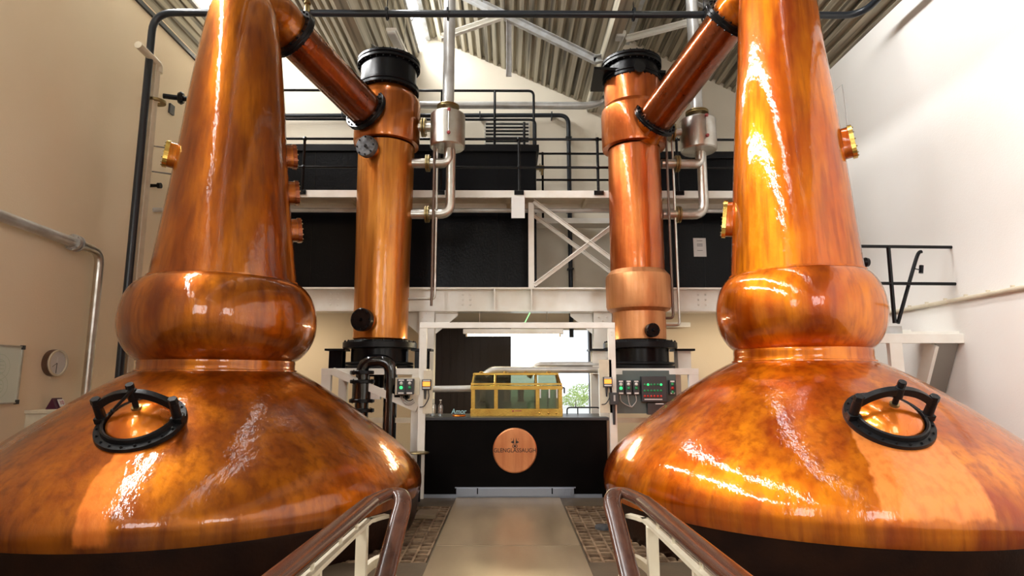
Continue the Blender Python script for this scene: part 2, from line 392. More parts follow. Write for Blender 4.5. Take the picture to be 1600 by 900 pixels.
for i, (va, ri) in enumerate(TEETH):
    a = Vector((va[0]+(ri[0]-va[0])*.73, 0, va[1]+(ri[1]-va[1])*.73)); b = Vector((va[0]+(ri[0]-va[0])*.96, 0, va[1]+(ri[1]-va[1])*.96)); ye = 10.2 if i == 2 else YB
    mb = MB(); mb.add([(a.x, YF, a.z), (b.x, YF, b.z), (b.x, ye, b.z), (a.x, ye, a.z)], [(0, 1, 2, 3)])
    g = struct('window_%d' % (i+1), mb, M_glass, smooth=False)
    f = MB(); y = YF
    while y < ye:
        f.beam((a.x, y, a.z), (b.x, y, b.z), .05, .06, (1, 0, .5)); y += 1.15
    f.beam((a.x, YF, a.z), (a.x, YB, a.z), .06, .07); f.beam((b.x+.03, YF, b.z-.03), (b.x+.03, YB, b.z-.03), .10, .20)
    obj('window_frame', f, M_truss, g, smooth=False)
# valley gutters
for i, (x, z) in enumerate([TEETH[1][0], TEETH[2][0]]):
    mb = MB(); mb.prism([(x-.16, YF, z-.02), (x-.12, YF, z-.22), (x+.10, YF, z-.22), (x+.12, YF, z-.02)], (0, YB-YF-.01, 0))
    struct('trim_%d' % (i+1), mb, M_roof, smooth=False)
mb = MB(); zt = roofline(WL); mb.box(WL, WL+.05, YF, YB, zt-.26, zt-.17); struct('trim_3', mb, M_pipeD, smooth=False)
# floor: concrete, raised walkway plates, recessed grating pits
PY0, PY1 = 6.25, 8.9; GX0, GX1 = .80, 3.3
fl = MB()
fl.box(WL, WR, YF, PY0, -.3, 0); fl.box(WL, WR, PY1, YB+.25, -.3, 0)
fl.box(-GX0, GX0, PY0, PY1, -.3, 0); fl.box(WL, -GX1, PY0, PY1, -.3, 0); fl.box(GX1, WR, PY0, PY1, -.3, 0)
struct('floor', fl, M_floor, smooth=False)
pb = MB(); pb.box(-GX1, -GX0, PY0, PY1, -.34, -.3); pb.box(GX0, GX1, PY0, PY1, -.34, -.3); struct('trim_4', pb, M_pit, smooth=False)
# ------------------------------------------------------------------ outside
mb = MB(); mb.box(-25, 25, YB+.25, 60, -.25, -.05); struct('ground', mb, M_ground, smooth=False)
def shrub(x, y, z, r, label, seed):
    rd = random.Random(seed); mb = MB()
    for i in range(420):
        d = Vector((rd.gauss(0, 1), rd.gauss(0, 1), rd.gauss(0, 1))).normalized()*r*rd.uniform(.55, 1)
        p = Vector((x+d.x*1.5, y+d.y, z+r*.75+d.z*.8)); a = Vector((rd.gauss(0, 1), rd.gauss(0, 1), rd.gauss(0, 1))).normalized(); b = a.orthogonal().normalized()
        s = r*.13
        mb.add([p-a*s, p+b*s*.5, p+a*s, p-b*s*.5], [(0, 1, 2, 3)])
    t = thing('shrub', label, 'shrub', (x, y, z)); obj('foliage', mb, M_leaf, t, smooth=False)
    s = MB(); s.cyl((x, y, z), (x, y, z+r*.8), r*.06, r*.03, 8); obj('stem', s, M_darkwood, t)
shrub(4.2, 38, -.05, .62, 'low green shrub outside, just right of the brass safe', 1)
shrub(6.2, 50, -.05, .9, 'distant green shrub outside by the doorway edge', 2)
dr = MB(); p = 13.25
dr.box(-1.78, .06, p, p+.08, 0.02, 2.9)
for i in range(11): dr.box(-1.78+i*.165, -1.765+i*.165, p-.012, p, .02, 2.9)
d1 = struct('door_1', dr, M_doord, smooth=False)
mb = MB(); mb.box(-.02, .02, p-.06, p-.03, 1.0, 1.35); obj('door_handle', mb, M_steel, d1)
mb = MB(); mb.box(-1.95, 4.0, p-.1, p-.02, 2.9, 3.0); struct('trim_5', mb, M_steelw, smooth=False)
mb = MB(); mb.box(DX1-.12, DX1, YB-.06, YB+.2, 0, DZ); struct('trim_6', mb, M_doord, smooth=False)

# ------------------------------------------------------------------ copper stills
K = 1.4
def kz(z): return CZ+(z-CZ)*K
def rp(prof): return [(r*K, kz(z)) for r, z in prof]
def crv(pts, k=5):      # Catmull-Rom through (r, z)
    out = []
    for i in range(len(pts)-1):
        p0 = pts[max(i-1, 0)]; p1 = pts[i]; p2 = pts[i+1]; p3 = pts[min(i+2, len(pts)-1)]
        for j in range(k):
            t = j/k
            out.append(tuple(.5*((2*p1[c])+(-p0[c]+p2[c])*t+(2*p0[c]-5*p1[c]+4*p2[c]-p3[c])*t*t+(-p0[c]+3*p1[c]-3*p2[c]+p3[c])*t**3) for c in (0, 1)))
    out.append(pts[-1]); return out
def make_still(X0, neck, ball, collar, pot, pan, mC, label, colm, armz0, armz1, condx, side):
    Y0 = 5.5*K
    t = thing('copper_still', label, 'still', (X0, Y0, 0))
    n = 128
    obj('neck', MB().lathe(crv(rp(neck)), (X0, Y0, 0), n=n), mC, t)
    obj('boil_ball', MB().lathe(crv(rp(ball)), (X0, Y0, 0), n=n), mC, t)
    obj('collar', MB().lathe(rp(collar), (X0, Y0, 0), n=n), mC, t)
    obj('pot', MB().lathe(crv(rp(pot), 8), (X0, Y0, 0), n=160), mC, t)
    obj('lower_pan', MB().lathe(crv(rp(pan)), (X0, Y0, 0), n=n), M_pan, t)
    # brazed seams (thin raised beads)
    for nm, (r, z) in (('seam', ball[0]), ('seam', collar[-1])):
        r *= K; z = kz(z); obj(nm, MB().lathe([(r-.01, z+.018), (r+.012, z+.012), (r+.014, z-.008), (r-.01, z-.018)], (X0, Y0, 0), n=n), mC, t)
    # swan neck elbow, flange and lyne arm down to the condenser
    C = Vector((condx, 10.3, 0)); h = (C-Vector((X0, Y0, 0))); h.z = 0; H = h.length; h.normalize()
    def P(s, z): return Vector((X0, Y0, 0))+h*s+Vector((0, 0, z))
    r = .31; f0 = P(.80, armz0); f1 = P(H-.56, armz1); a = (f1-f0).normalized()
    b0 = f0-a*.10
    path = [P(.0, armz0-.12), P(.16, armz0+.02), P(.34, armz0+.12), P(.52, armz0+.13), P(.66, armz0+.08), b0+a*.02, f0-a*.02]
    obj('swan_neck', MB().tube([Vector(q) for q in catm(path)], r+.01, 40), mC, t)
    def flange(c, rr, th, nm, m=M_black, bc=18):
        obj(nm, MB().lathe([(r-.02, -th), (rr-.012, -th), (rr, -th+.01), (rr, -.006), (rr-.004, 0), (rr, .006), (rr, th-.01), (rr-.012, th), (r-.02, th)], c, a, 48), m, t)
        bolts(t, c+a*th, a, rr-.045, bc, .017, m); bolts(t, c-a*th, -a, rr-.045, bc, .017, m)
    flange(f0, .42, .055, 'arm_flange')
    obj('lyne_arm', MB().cyl(f0+a*.04, f1-a*.04, r, r*1.0, 48), colm, t)
    flange(f1, .40, .045, 'end_flange')
    obj('arm_stub', MB().cyl(f1, f1+a*.32, r, r, 48), mC if side > 0 else M_col_L, t)
    return t, Y0
def catm(P, k=6):
    P = [Vector(p) for p in P]; out = []
    for i in range(len(P)-1):
        p0 = P[max(i-1, 0)]; p1 = P[i]; p2 = P[i+1]; p3 = P[min(i+2, len(P)-1)]
        for j in range(k):
            t = j/k; out.append(.5*((2*p1)+(p2-p0)*t+(2*p0-5*p1+4*p2-p3)*t*t+(3*p1-p0-3*p2+p3)*t**3))
    out.append(P[-1]); return out
neckL = [(0, 5.64), (.12, 5.62), (.22, 5.54), (.295, 5.39), (.333, 5.2), (.362, 5.0), (.42, 4.5), (.466, 4), (.52, 3.5), (.58, 3), (.61, 2.75), (.622, 2.66)]
ballL = [(.630, 2.668), (.70, 2.625), (.765, 2.54), (.805, 2.43), (.822, 2.3), (.808, 2.17), (.755, 2.05), (.69, 1.975), (.645, 1.945)]
collL = [(.640, 1.95), (.645, 1.945), (.648, 1.925), (.645, 1.905), (.648, 1.87), (.655, 1.855)]
potL = [(.655, 1.858), (.70, 1.838), (.80, 1.782), (.93, 1.70), (1.10, 1.585), (1.30, 1.44), (1.50, 1.287), (1.66, 1.155), (1.77, 1.03), (1.82, .94), (1.830, .87), (1.826, .82), (1.82, .79)]
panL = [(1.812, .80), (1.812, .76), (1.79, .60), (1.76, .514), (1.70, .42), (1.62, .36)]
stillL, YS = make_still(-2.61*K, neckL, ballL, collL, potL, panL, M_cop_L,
    'huge brown varnished copper pot still on the left, manhole above one narrow rubbed stripe', M_arm, 6.90, 6.36, -2.18, -1)
neckR = [(0, 5.98), (.14, 5.96), (.26, 5.86), (.33, 5.68), (.36, 5.45), (.378, 5.15), (.40, 4.85), (.435, 4.5), (.475, 4), (.512, 3.5), (.545, 3.0), (.562, 2.78), (.568, 2.72)]
ballR = [(.578, 2.735), (.62, 2.70), (.665, 2.63), (.70, 2.53), (.717, 2.40), (.705, 2.27), (.665, 2.16), (.615, 2.085), (.578, 2.052)]
collR = [(.575, 2.06), (.580, 2.045), (.582, 2.02), (.580, 1.99), (.585, 1.955), (.592, 1.94)]
potR = [(.592, 1.943), (.66, 1.91), (.78, 1.845), (.95, 1.74), (1.15, 1.60), (1.33, 1.463), (1.52, 1.312), (1.68, 1.165), (1.765, 1.04), (1.80, .94), (1.802, .87), (1.797, .82), (1.79, .79)]
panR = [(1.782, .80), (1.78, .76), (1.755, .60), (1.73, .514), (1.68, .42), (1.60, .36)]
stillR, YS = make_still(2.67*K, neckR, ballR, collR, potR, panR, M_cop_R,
    'huge orange-red varnished copper pot still on the right, broad pale rubbed patch under its manhole', M_arm, 7.16, 6.2, 2.25, 1)

def pot_r(prof, z):
    P = rp(prof)
    for (r0, z0), (r1, z1) in zip(P, P[1:]):
        if z1 <= z <= z0: return r0+(r1-r0)*(z0-z)/(z0-z1)
    return 0
def hit(X0, prof, x, y):
    r = ray(x, y).normalized(); t = 2.
    while t < 15:
        p = O+r*t; rr = pot_r(prof, p.z)
        if rr and math.hypot(p.x-X0, p.y-YS) < rr: break
        t += .004
    e = .05; sl = (pot_r(prof, p.z-e)-pot_r(prof, p.z+e))/(2*e)
    h = Vector((p.x-X0, p.y-YS, 0)).normalized(); return p, (h+Vector((0, 0, sl))).normalized()
def manhole(still, X0, prof, x, y, handle, mC):
    c, n = hit(X0, prof, x, y); u = Vector((0, 0, 1)).cross(n).normalized(); u = -u if u.x < 0 else u; v = n.cross(u)
    S = K*.92
    def Q(a, b, h): return c+(u*a+v*b+n*h)*S
    t = still
    ring = obj('manhole_ring', MB().lathe([(.19*S, -.03*S), (.305*S, -.04*S), (.31*S, .0), (.305*S, .022*S), (.262*S, .026*S), (.255*S, .06*S), (.245*S, .068*S), (.232*S, .06*S), (.23*S, .0)], c, n, 64, u), M_blackm, t)
    bolts(t, c+n*.022*S, n, .283*S, 20, .014, M_blackm, u)
    lid = obj('manhole_lid', MB().lathe([(.0001, .150*S), (.05*S, .146*S), (.10*S, .133*S), (.15*S, .112*S), (.19*S, .085*S), (.222*S, .05*S), (.228*S, .02*S)], c, n, 64, u), M_lid, t)
    for s in (-1, 1):
        st = MB(); st.cyl(Q(.272*s, 0, .02), Q(.272*s, 0, .20), .035*S, .032*S, 20); st.cyl(Q(.272*s, 0, .19), Q(.272*s, 0, .235), .038*S, .035*S, 6)
        st.obox(Q(.272*s, 0, .045), (u, v, n), (.085*S, .07*S, .05*S))
        obj('yoke_post', st, M_blackm, t, bevel=.004)
    yk = MB(); N = 22; pr = []
    for i in range(N+1):
        a = -.27+.54*i/N; q = a/.27; h = .165+.115*(1-abs(q)**2.2); pr.append(Q(a, 0, h))
    yk.tube(pr, 1, prof=[(-.024*S, -.028*S), (.024*S, -.028*S), (.024*S, .028*S), (-.024*S, .028*S)], upv=n)
    yk.cyl(Q(0, 0, .225), Q(0, 0, .315), .036*S, .033*S, 20)
    obj('yoke', yk, M_blackm, t, bevel=.004)
    scw = MB(); scw.cyl(Q(0, 0, .12), Q(0, 0, .34), .021*S, .021*S, 16); scw.cyl(Q(0, 0, .33), Q(0, 0, .365), .030*S, .028*S, 8)
    s = obj('clamp_screw', scw, M_blackm, t)
    obj('brass_nut', MB().lathe([(.02*S, .165*S), (.034*S, .163*S), (.036*S, .148*S), (.030*S, .146*S), (.032*S, .132*S), (.05*S, .128*S), (.052*S, .12*S), (.02*S, .112*S)], c, n, 24, u), M_brassd, t, label='small brass nut')
    if handle:
        hd = MB(); hd.cyl(Q(.03, -.02, .335), Q(-.105, -.10, .205), .012*S, .011*S, 12); hd.lathe([(.0001, -.018*S), (.012*S, -.012*S), (.017*S, 0), (.012*S, .012*S), (.0001, .018*S)], Q(-.105, -.10, .205), n, 14)
        obj('handle', hd, M_blackm, t)
manhole(stillL, -2.61*K, potL, 221, 662, True, M_cop_L)
manhole(stillR, 2.67*K, potR, 1388, 657, False, M_cop_R)
def sight_glass(still, X0, prof, x, y, ang, hh, ww, m, fm=None):
    fm = fm or M_brass
    z = atY(x, y, YS).z; r = 0; P_ = rp(prof)
    for (r0, z0), (r1, z1) in zip(P_, P_[1:]):
        if z1 <= z <= z0: r = r0+(r1-r0)*(z0-z)/(z0-z1)
    h = Vector((math.cos(ang), math.sin(ang), 0)); c = Vector((X0, YS, z))+h*r; u = Vector((0, 0, 1)).cross(h); n = (h+Vector((0, 0, .12))).normalized(); v = n.cross(u).normalized()
    def oval(a, b, hgt, N=28): return [c+u*math.copysign(abs(math.cos(2*PI*i/N))**.7*a, math.cos(2*PI*i/N))+v*math.copysign(abs(math.sin(2*PI*i/N))**.7*b, math.sin(2*PI*i/N))+n*hgt for i in range(N)]
    bs = MB(); bs.prism(oval(ww*.9, hh*.92, -.1), n*.17); o1 = obj('sight_glass_mount', bs, m, still)
    fr = MB(); A = oval(ww, hh, .07); B = oval(ww*.62, hh*.76, .07); N = len(A)
    vs = A+B+[p+n*.05 for p in A]+[p+n*.05 for p in B]; fs = []
    for i in range(N):
        j = (i+1) % N; fs += [(i, j, N+j, N+i), (2*N+i, 3*N+i, 3*N+j, 2*N+j), (i, 2*N+i, 2*N+j, j), (N+i, N+j, 3*N+j, 3*N+i)]
    fr.add(vs, fs); obj('sight_glass_frame', fr, fm, still, smooth=False, label='brass oval frame' if fm is M_brass else None)
    pn = MB(); pn.prism(oval(ww*.63, hh*.77, .085), n*.01); obj('sight_glass_pane', pn, M_safeg, still)
    bolts(still, c+n*.12, n, ww*.82, 12, .012, M_brassd, u, scale2=hh*.88/(ww*.82))
sight_glass(stillR, 2.67*K, neckR, 1318, 240, -.52, .22, .12, M_cop_R)
sight_glass(stillR, 2.67*K, neckR, 1150, 335, PI-.36, .26, .12, M_cop_R)
sight_glass(stillL, -2.61*K, neckL, 268, 258, PI+.50, .17, .12, M_cop_L)
for y in (232, 290, 350):
    sight_glass(stillL, -2.61*K, neckL, 450, y, .48, .17, .13, M_cop_L, M_arm)

# ------------------------------------------------------------------ condensers
YC = 10.3
def condenser(cx, segs, capz, label, mats, base_y, extras):
    t = thing('condenser', label, 'condenser', (cx, YC, zY(base_y[3], YC)))
    for nm, pr, m in segs:
        obj(nm, MB().lathe([(px(r, YC, zY(y, YC)), zY(y, YC)) for r, y in pr], (cx, YC, 0), n=64), m, t)
    return t
def disc(mb, cx, cy, r, z0, z1, hole=0):
    pr = [(hole, z0), (r-.008, z0), (r, z0+.008), (r, z1-.008), (r-.008, z1), (hole, z1)] if hole else [(.0001, z0), (r-.008, z0), (r, z0+.008), (r, z1-.008), (r-.008, z1), (.0001, z1)]
    mb.lathe(pr, (cx, cy, 0), n=64, close=bool(hole)); return mb
CXL, CXR = -2.18, 2.25
tL = condenser(CXL, [
    ('upper_collar', [(40, 148), (49, 160), (50.5, 166), (50.5, 226), (49.5, 229), (43, 230)], M_collar_L),
    ('column', [(43, 232), (43, 300), (42, 400), (42, 530)], M_col_L)], None,
    'tall smooth copper condenser column left of the doorway', None, (0, 0, 0, 576), None)
tR = condenser(CXR, [
    ('upper_column', [(43, 128), (43, 170)], M_col_R),
    ('upper_collar', [(43, 168), (48, 175), (49, 182), (49, 229), (48, 233), (40, 234)], M_col_R),
    ('column', [(40, 236), (41, 330), (42, 428)], M_col_R),
    ('lower_collar', [(42, 424), (49, 432), (50, 438), (50, 479), (48.5, 484), (41, 489)], M_col_P),
    ('lower_column', [(41, 488), (41, 531)], M_col_P)], None,
    'tall stepped copper condenser column right of the doorway, pale bare collar low down', None, (0, 0, 0, 576), None)
for t, cx, y0, y1, rc in ((tL, CXL, 104, 143, 43), (tR, CXR, 104, 128, 41)):
    zt = zY(y0, YC); zb = zY(y1, YC); r = px(rc, YC, 6.8)
    obj('cap', MB().cyl((cx, YC, zb), (cx, YC, zt), r, r, 64), M_black, t)
    lidp = MB(); disc(lidp, cx, YC, px(rc+5.5, YC, 6.9), zt, zt+.055); disc(lidp, cx, YC, px(rc+5.5, YC, 6.9), zt-.07, zt-.012, r*.9); obj('cap_lid', lidp, M_black, t)
    bolts(t, (cx, YC, zt+.055), (0, 0, 1), px(rc+3, YC, 6.9), 28, .016, M_black); bolts(t, (cx, YC, zt-.07), (0, 0, -1), px(rc+3, YC, 6.9), 28, .012, M_blackm)
    fl_ = MB(); disc(fl_, cx, YC, px(rc+4.5, YC, 6.5), zb-.06, zb, r*.9); disc(fl_, cx, YC, px(rc+4.5, YC, 6.5), zb+.01, zb+.05, r*.9); obj('cap_flange', fl_, M_black, t)
    bolts(t, (cx, YC, zb-.06), (0, 0, -1), px(rc+2, YC, 6.5), 24, .016, M_black)
    # base
    z1 = zY(533, YC); z2 = zY(545, YC); z3 = zY(571, YC); z4 = zY(580, YC); rb = px(44, YC)
    b = MB(); disc(b, cx, YC, px(57, YC), z2, z1-.03); disc(b, cx, YC, px(50, YC), z1-.03, z1); obj('base_flange', b, M_blackm, t)
    obj('base', MB().cyl((cx, YC, z3), (cx, YC, z2), rb, rb, 64), M_black, t)
    b = MB(); disc(b, cx, YC, px(52, YC), z4, z3); disc(b, cx, YC, px(52, YC), z3+.01, z3+.05); obj('lower_flange', b, M_blackm, t)
    bolts(t, (cx, YC, z1-.03), (0, 0, 1), px(54, YC), 22, .02, M_blackm); bolts(t, (cx, YC, z4), (0, 0, -1), px(48, YC), 22, .022, M_blackm)
    obj('outlet', MB().lathe([(.16, z4), (.16, z4-.05), (.26, z4-.05), (.26, z4-.09), (.09, z4-.09), (.09, z4-.3)], (cx, YC, 0), n=24), M_blackm, t)
    for q in (-.16, 0.1): obj('drain_pipe', MB().cyl((cx+q, YC-.1, z4-.35), (cx+q, YC-.1, z4), .028, .028, 12), M_blackm, t)
zp = zY(126, YC)
pl = MB(); pl.prism([(xY(929, 148, YC-.4), YC-.42, zp), (CXR+.55, YC-.30, zp), (CXR+.62, YC+.42, zp), (CXR-.70, YC+.42, zp)], (0, 0, .05)); obj('bracket_plate', pl, M_black, tR)
pl = MB(); c = Vector((CXR+.02, YC-.56, zp-.04)); n = Vector((.0, -1, -.1)).normalized(); pl.cyl(c+n*.0, c+n*.05, .10, .10, 24); pl.cyl(c-n*.25, c, .06, .06, 16); obj('cap_valve', pl, M_black, tR)
def cover(t, cx, x, y, rpx, m, th=.06, nb=10, stub=.16):
    z = zY(y, YC); X = xY(x, y, YC-.45); R = px(42, YC, z); dx = max(-.95, min(.95, (X-cx)/R)); ang = math.asin(dx); n = Vector((math.sin(ang), -math.cos(ang), 0))
    n = Vector((n.x*.8, n.y, 0)).normalized(); c = Vector((cx, YC, z))+n*(R+stub); r = px(rpx, YC-.6, z)
    o = MB(); o.cyl(c-n*.3-n*stub, c, r*.72, r*.72, 32); obj('inspection_stub', o, M_col_L, t)
    o = MB(); o.lathe([(.0001, th), (r-.01, th), (r, th-.01), (r, .006), (r-.006, 0), (r, -.006), (r, -th*.7), (r*.7, -th*.7)], c, n, 40); o.cyl(c+n*th, c+n*(th+.05), .03, .02, 10)
    obj('inspection_cover', o, m, t); bolts(t, c+n*th, n, r*.84, nb, .016, M_blackm)
M_castg = mat('grey_cast_cover', (.16, .165, .175), metal=.6, rough=.4, col2=(.05, .05, .055), nscale=14)
cover(tL, CXL, 578, 250, 17, M_castg, nb=8); cover(tL, CXL, 571, 505, 18, M_black, nb=8); cover(tR, CXR, 1016, 520, 11, M_black, nb=4, stub=.12)
# ------------------------------------------------------------------ stainless vent pots beside the condensers
def vent_pot(cx, x0, x1, y0, y1, ccx, label, label2):
    YV = YC-.05; z1 = zY(y0, YV); z0 = zY(y1, YV); X = (xY(x0, y0, YV)+xY(x1, y0, YV))/2; r = abs(xY(x1, 200, YV)-xY(x0, 200, YV))/2
    t = thing('vent_pot', label, 'vessel', (X, YV, z0)); s = 1
    obj('vessel', MB().lathe([(.0001, z1+.02), (r*.8, z1+.012), (r-.015, z1), (r, z1-.02), (r, z0+.02), (r-.02, z0), (.0001, z0-.02)], (X, YV, 0), n=48), M_steel, t)
    # top neck and flange
    tp = MB(); tp.cyl((X, YV, z1), (X, YV, z1+.2), .085, .085, 24); obj('neck_pipe', tp, M_steel, t)
    f = MB(); disc(f, X, YV, .20, z1+.12, z1+.145); disc(f, X, YV, .20, z1+.15, z1+.175); obj('top_flange', f, M_brassd, t); bolts(t, (X, YV, z1+.175), (0, 0, 1), .165, 12, .014, M_steel)
    # side flange to condenser
    zs = z0+(z1-z0)*.62; cs = ccx+px(50, YC, 6)*.98
    f = MB(); f.cyl((cs-.05, YV, zs), (X-r+.02, YV, zs), .075, .075, 24); obj('inlet_pipe', f, M_steel, t)
    f = MB(); m = cs+(X-r-cs)*.42
    for q in (-.03, .015): f.cyl((m+q, YV, zs), (m+q+.025, YV, zs), .17, .17, 32)
    obj('inlet_flange', f, M_brassd, t); bolts(t, (m+.04, YV, zs), (1, 0, 0), .14, 8, .014, M_brassd)
    # sight gauge
    gx = X+.05*s; gy = YV-r-.03
    g = MB(); g.cyl((gx, gy, z0+.16), (gx, gy, z1-.05), .012, .012, 10); gg = obj('level_gauge', g, M_steel, t)
    for q in (z0+.16, z1-.05):
        k_ = MB(); k_.lathe([(.0001, -.035), (.025, -.025), (.034, 0), (.025, .025), (.0001, .035)], (gx, gy, q), (0, 1, 0), 14); k_.cyl((gx, gy, q), (gx, gy+.05, q), .012, .012, 8); obj('gauge_valve', k_, M_redv, gg, label='small red gauge valve')
    # upper return: from the pot base down and left into the column; lower one from behind
    for nm, pts, fx in (('upper_return_pipe', [(X+.02, YV, z0), (X+.02, YV, zY(257, YC)), (ccx+px(42, YC, 5), YV, zY(257, YC))], 0), ('lower_return_pipe', [(X+.06, YV+.05, z0), (X+.06, YV+.05, zY(335, YC)), (ccx+px(42, YC, 5), YV+.05, zY(335, YC))], 0)):
        rr = .085; o = MB(); o.tube(bend(pts, .2), rr, 20); obj(nm, o, M_steel, t)
        e = Vector(pts[-1]); f = MB(); q = e.x+.24
        f.cyl((q, e.y, e.z), (q+.03, e.y, e.z), .15, .15, 28); f.cyl((q+.04, e.y, e.z), (q+.07, e.y, e.z), .15, .15, 28); obj('pipe_flange', f, M_brassd, t); bolts(t, (q+.07, e.y, e.z), (1, 0, 0), .12, 6, .013, M_brassd)
    # vent pipe through the roof
    zt = roofline(X)+.3
    v = MB(); v.cyl((X, YV, z1+.176), (X, YV, zt), .105, .105, 28); tag(obj('vent_pipe', v, M_pipeG), label2, 'pipe')
    return X
vent_pot(0, 673, 727, 180, 232, CXL, 'stainless vent pot with red-capped gauge hung on the smooth left condenser', 'pale vent pipe rising to the roof from the left stainless pot')
vent_pot(0, 1062, 1117, 188, 236, CXR, 'stainless vent pot hung on the stepped right condenser', 'pale vent pipe rising to the roof from the right stainless pot')
# small bore pipes running down beside the columns
for (xa, xb, ya, yb, tl, sd) in ((674, 679, 215, 470, CXL, -1), (1052, 1062, 165, 500, CXR, 1)):
    Yp = YC-.15
    for i, x in enumerate((xa, xb)):
        p0 = atY(x, ya, Yp+.12*i); p1 = atY(x, yb+(8 if (i == 0) == (sd < 0) else -3), Yp+.12*i)
        X = p1.x; p0.x = X
        pts = [p0, p1] if (sd < 0 and i == 0) else [p0, p1, (tl+.40, p1.y, p1.z)]
        lab = {(-1, 0): 'thin copper-brown pipe just right of the left condenser, straight to the beam', (-1, 1): 'thin steel pipe elbowing into the left condenser', (1, 0): 'thin dark pipe closest to the right condenser, elbowing in at its foot', (1, 1): 'thin pale steel pipe, outer one beside the right condenser'}[(sd, i)]
        tag(obj('small_pipe', MB().tube(bend(pts, .06), .022, 12), M_steel if i else M_rusty), lab, 'pipe')

# ------------------------------------------------------------------ gallery: beam, walkway, tanks, railings
YBm = 11.3
def ibeam(mb, p, q, h, wdt, tf=.03, tw=.02):
    p = Vector(p); q = Vector(q); up = Vector((0, 0, 1))
    mb.beam(p+up*(h-tf/2), q+up*(h-tf/2), wdt, tf); mb.beam(p+up*tf/2, q+up*tf/2, wdt, tf); mb.beam(p+up*h/2, q+up*h/2, tw, h-2*tf)
zb0, zb1 = zY(488, YBm), zY(451, YBm)
t = thing('gallery_beam', 'long white riveted steel beam spanning the hall below the black tanks', 'beam', (0, YBm, zb0))
mb = MB(); ibeam(mb, (WL, YBm, zb0), (WR, YBm, zb0), zb1-zb0, .34); obj('beam', mb, M_steelw, t, smooth=False)
for x in (773, 830, 560, 1030): X = xY(x, 470, YBm); mb = MB(); mb.box(X-.012, X+.012, YBm-.16, YBm, zb0+.03, zb1-.03); obj('stiffener', mb, M_steelw, t, smooth=False)
for x in (522, 729, 1097):
    for i in (-.07, .07):
        for j in (460, 468, 476):
            X = xY(x, 470, YBm); bolts(t, (X+i, YBm-.01, zY(j, YBm)), (0, -1, 0), 0, 1, .022, M_steelw)
# supports under the beam
for i, (xa, xb) in enumerate(((656, 680), (926, 954))):
    X0 = xY(xa, 560, YBm+.1); X1 = xY(xb, 560, YBm+.1); lab = ('left', 'right')[i]
    t = thing('steel_column', 'white steel H column with a bolted haunch under the beam, %s side of the doorway' % lab, 'column', ((X0+X1)/2, YBm, 0), 'columns under the gallery beam')
    mb = MB(); mb.box(X0, X1, YBm-.13, YBm-.10, 0, zb0); mb.box(X0, X1, YBm+.10, YBm+.13, 0, zb0); mb.box((X0+X1)/2-.01, (X0+X1)/2+.01, YBm-.1, YBm+.1, 0, zb0); obj('shaft', mb, M_steelw, t, smooth=False)
    s = 1 if i == 0 else -1; xe = X1 if i == 0 else X0; mb = MB(); mb.prism([(xe, YBm-.02, zb0), (xe+.42*s, YBm-.02, zb0), (xe+.42*s, YBm-.02, zb0-.07), (xe, YBm-.02, zb0-.42)], (0, .03, 0)); mb.box(min(xe, xe+.42*s), max(xe, xe+.42*s), YBm-.1, YBm+.1, zb0-.02, zb0-.001)
    obj('haunch', mb, M_steelw, t, smooth=False)
    s2 = -s; xe = X0 if i == 0 else X1; mb = MB(); mb.prism([(xe, YBm-.02, zb0), (xe+.42*s2, YBm-.02, zb0), (xe+.42*s2, YBm-.02, zb0-.07), (xe, YBm-.02, zb0-.42)], (0, .03, 0)); obj('haunch', mb, M_steelw, t, smooth=False)
    bolts(t, ((X0+X1)/2, YBm-.13, zb0-.1), (0, -1, 0), .07, 4, .016, M_steelw)
# walkway
YG0, YG1 = 10.95, 11.75
zg0, zg1 = zY(309, YG0), zY(298, YG0)
t = thing('gallery_walkway', 'narrow white edged steel walkway across the front of the black tanks', 'walkway', (0, YG0, zg0))
mb = MB(); mb.box(WL+.6, WR-.6, YG0-.02, YG0+.05, zg0, zg1); mb.box(WL+.6, WR-.6, YG1-.05, YG1, zg0, zg1); obj('edge_channel', mb, M_steelw, t, smooth=False)
mb = MB(); mb.box(WL+.6, WR-.6, YG0+.05, YG1-.05, zg1-.03, zg1-.005); obj('deck', mb, M_cream, t, smooth=False)
X = -6.0
while X < 6: mb = MB(); mb.box(X-.03, X+.03, YG0+.05, YG1-.05, zg0+.01, zg1-.03); obj('crossmember', mb, M_cream, t, smooth=False); X += 1.5
# walkway posts and cross bracing
XP = xY(830, 380, YBm); XP2 = xY(1012, 380, YBm)
for i, X in enumerate((XP, XP2)):
    mb = MB(); mb.box(X-.055, X+.055, YBm-.05, YBm+.05, zb1, zg0); o = obj('gallery_post', mb, M_steelw, smooth=False, bevel=.005)
    tag(o, ('white square post standing on the beam at the end of the left black tank', 'white square post on the beam, hidden behind the right condenser')[i], 'post')
zA, zB = zY(316, YBm), zY(446, YBm)
for nm, p, q, Y, lab in (('a', (XP+.05, zA), (XP2-.05, zB), YBm-.07, 'front white diagonal brace falling to the right below the walkway'), ('b', (XP+.05, zB), (XP2-.05, zA), YBm-.035, 'front white diagonal brace rising to the right below the walkway'),
                      ('c', (XP+.05, zA-.1), (XP2-.05, zB-.1), YBm+.5, 'rear shaded diagonal brace falling to the right behind the front cross')):
    mb = MB(); mb.beam((p[0], Y, p[1]), (q[0], Y, q[1]), .012, .085, (0, 0, 1)); mb.beam((p[0], Y-.03, p[1]+.03), (q[0], Y-.03, q[1]+.03), .06, .01); tag(obj('diagonal_brace', mb, M_steelw, smooth=False), lab, 'brace')
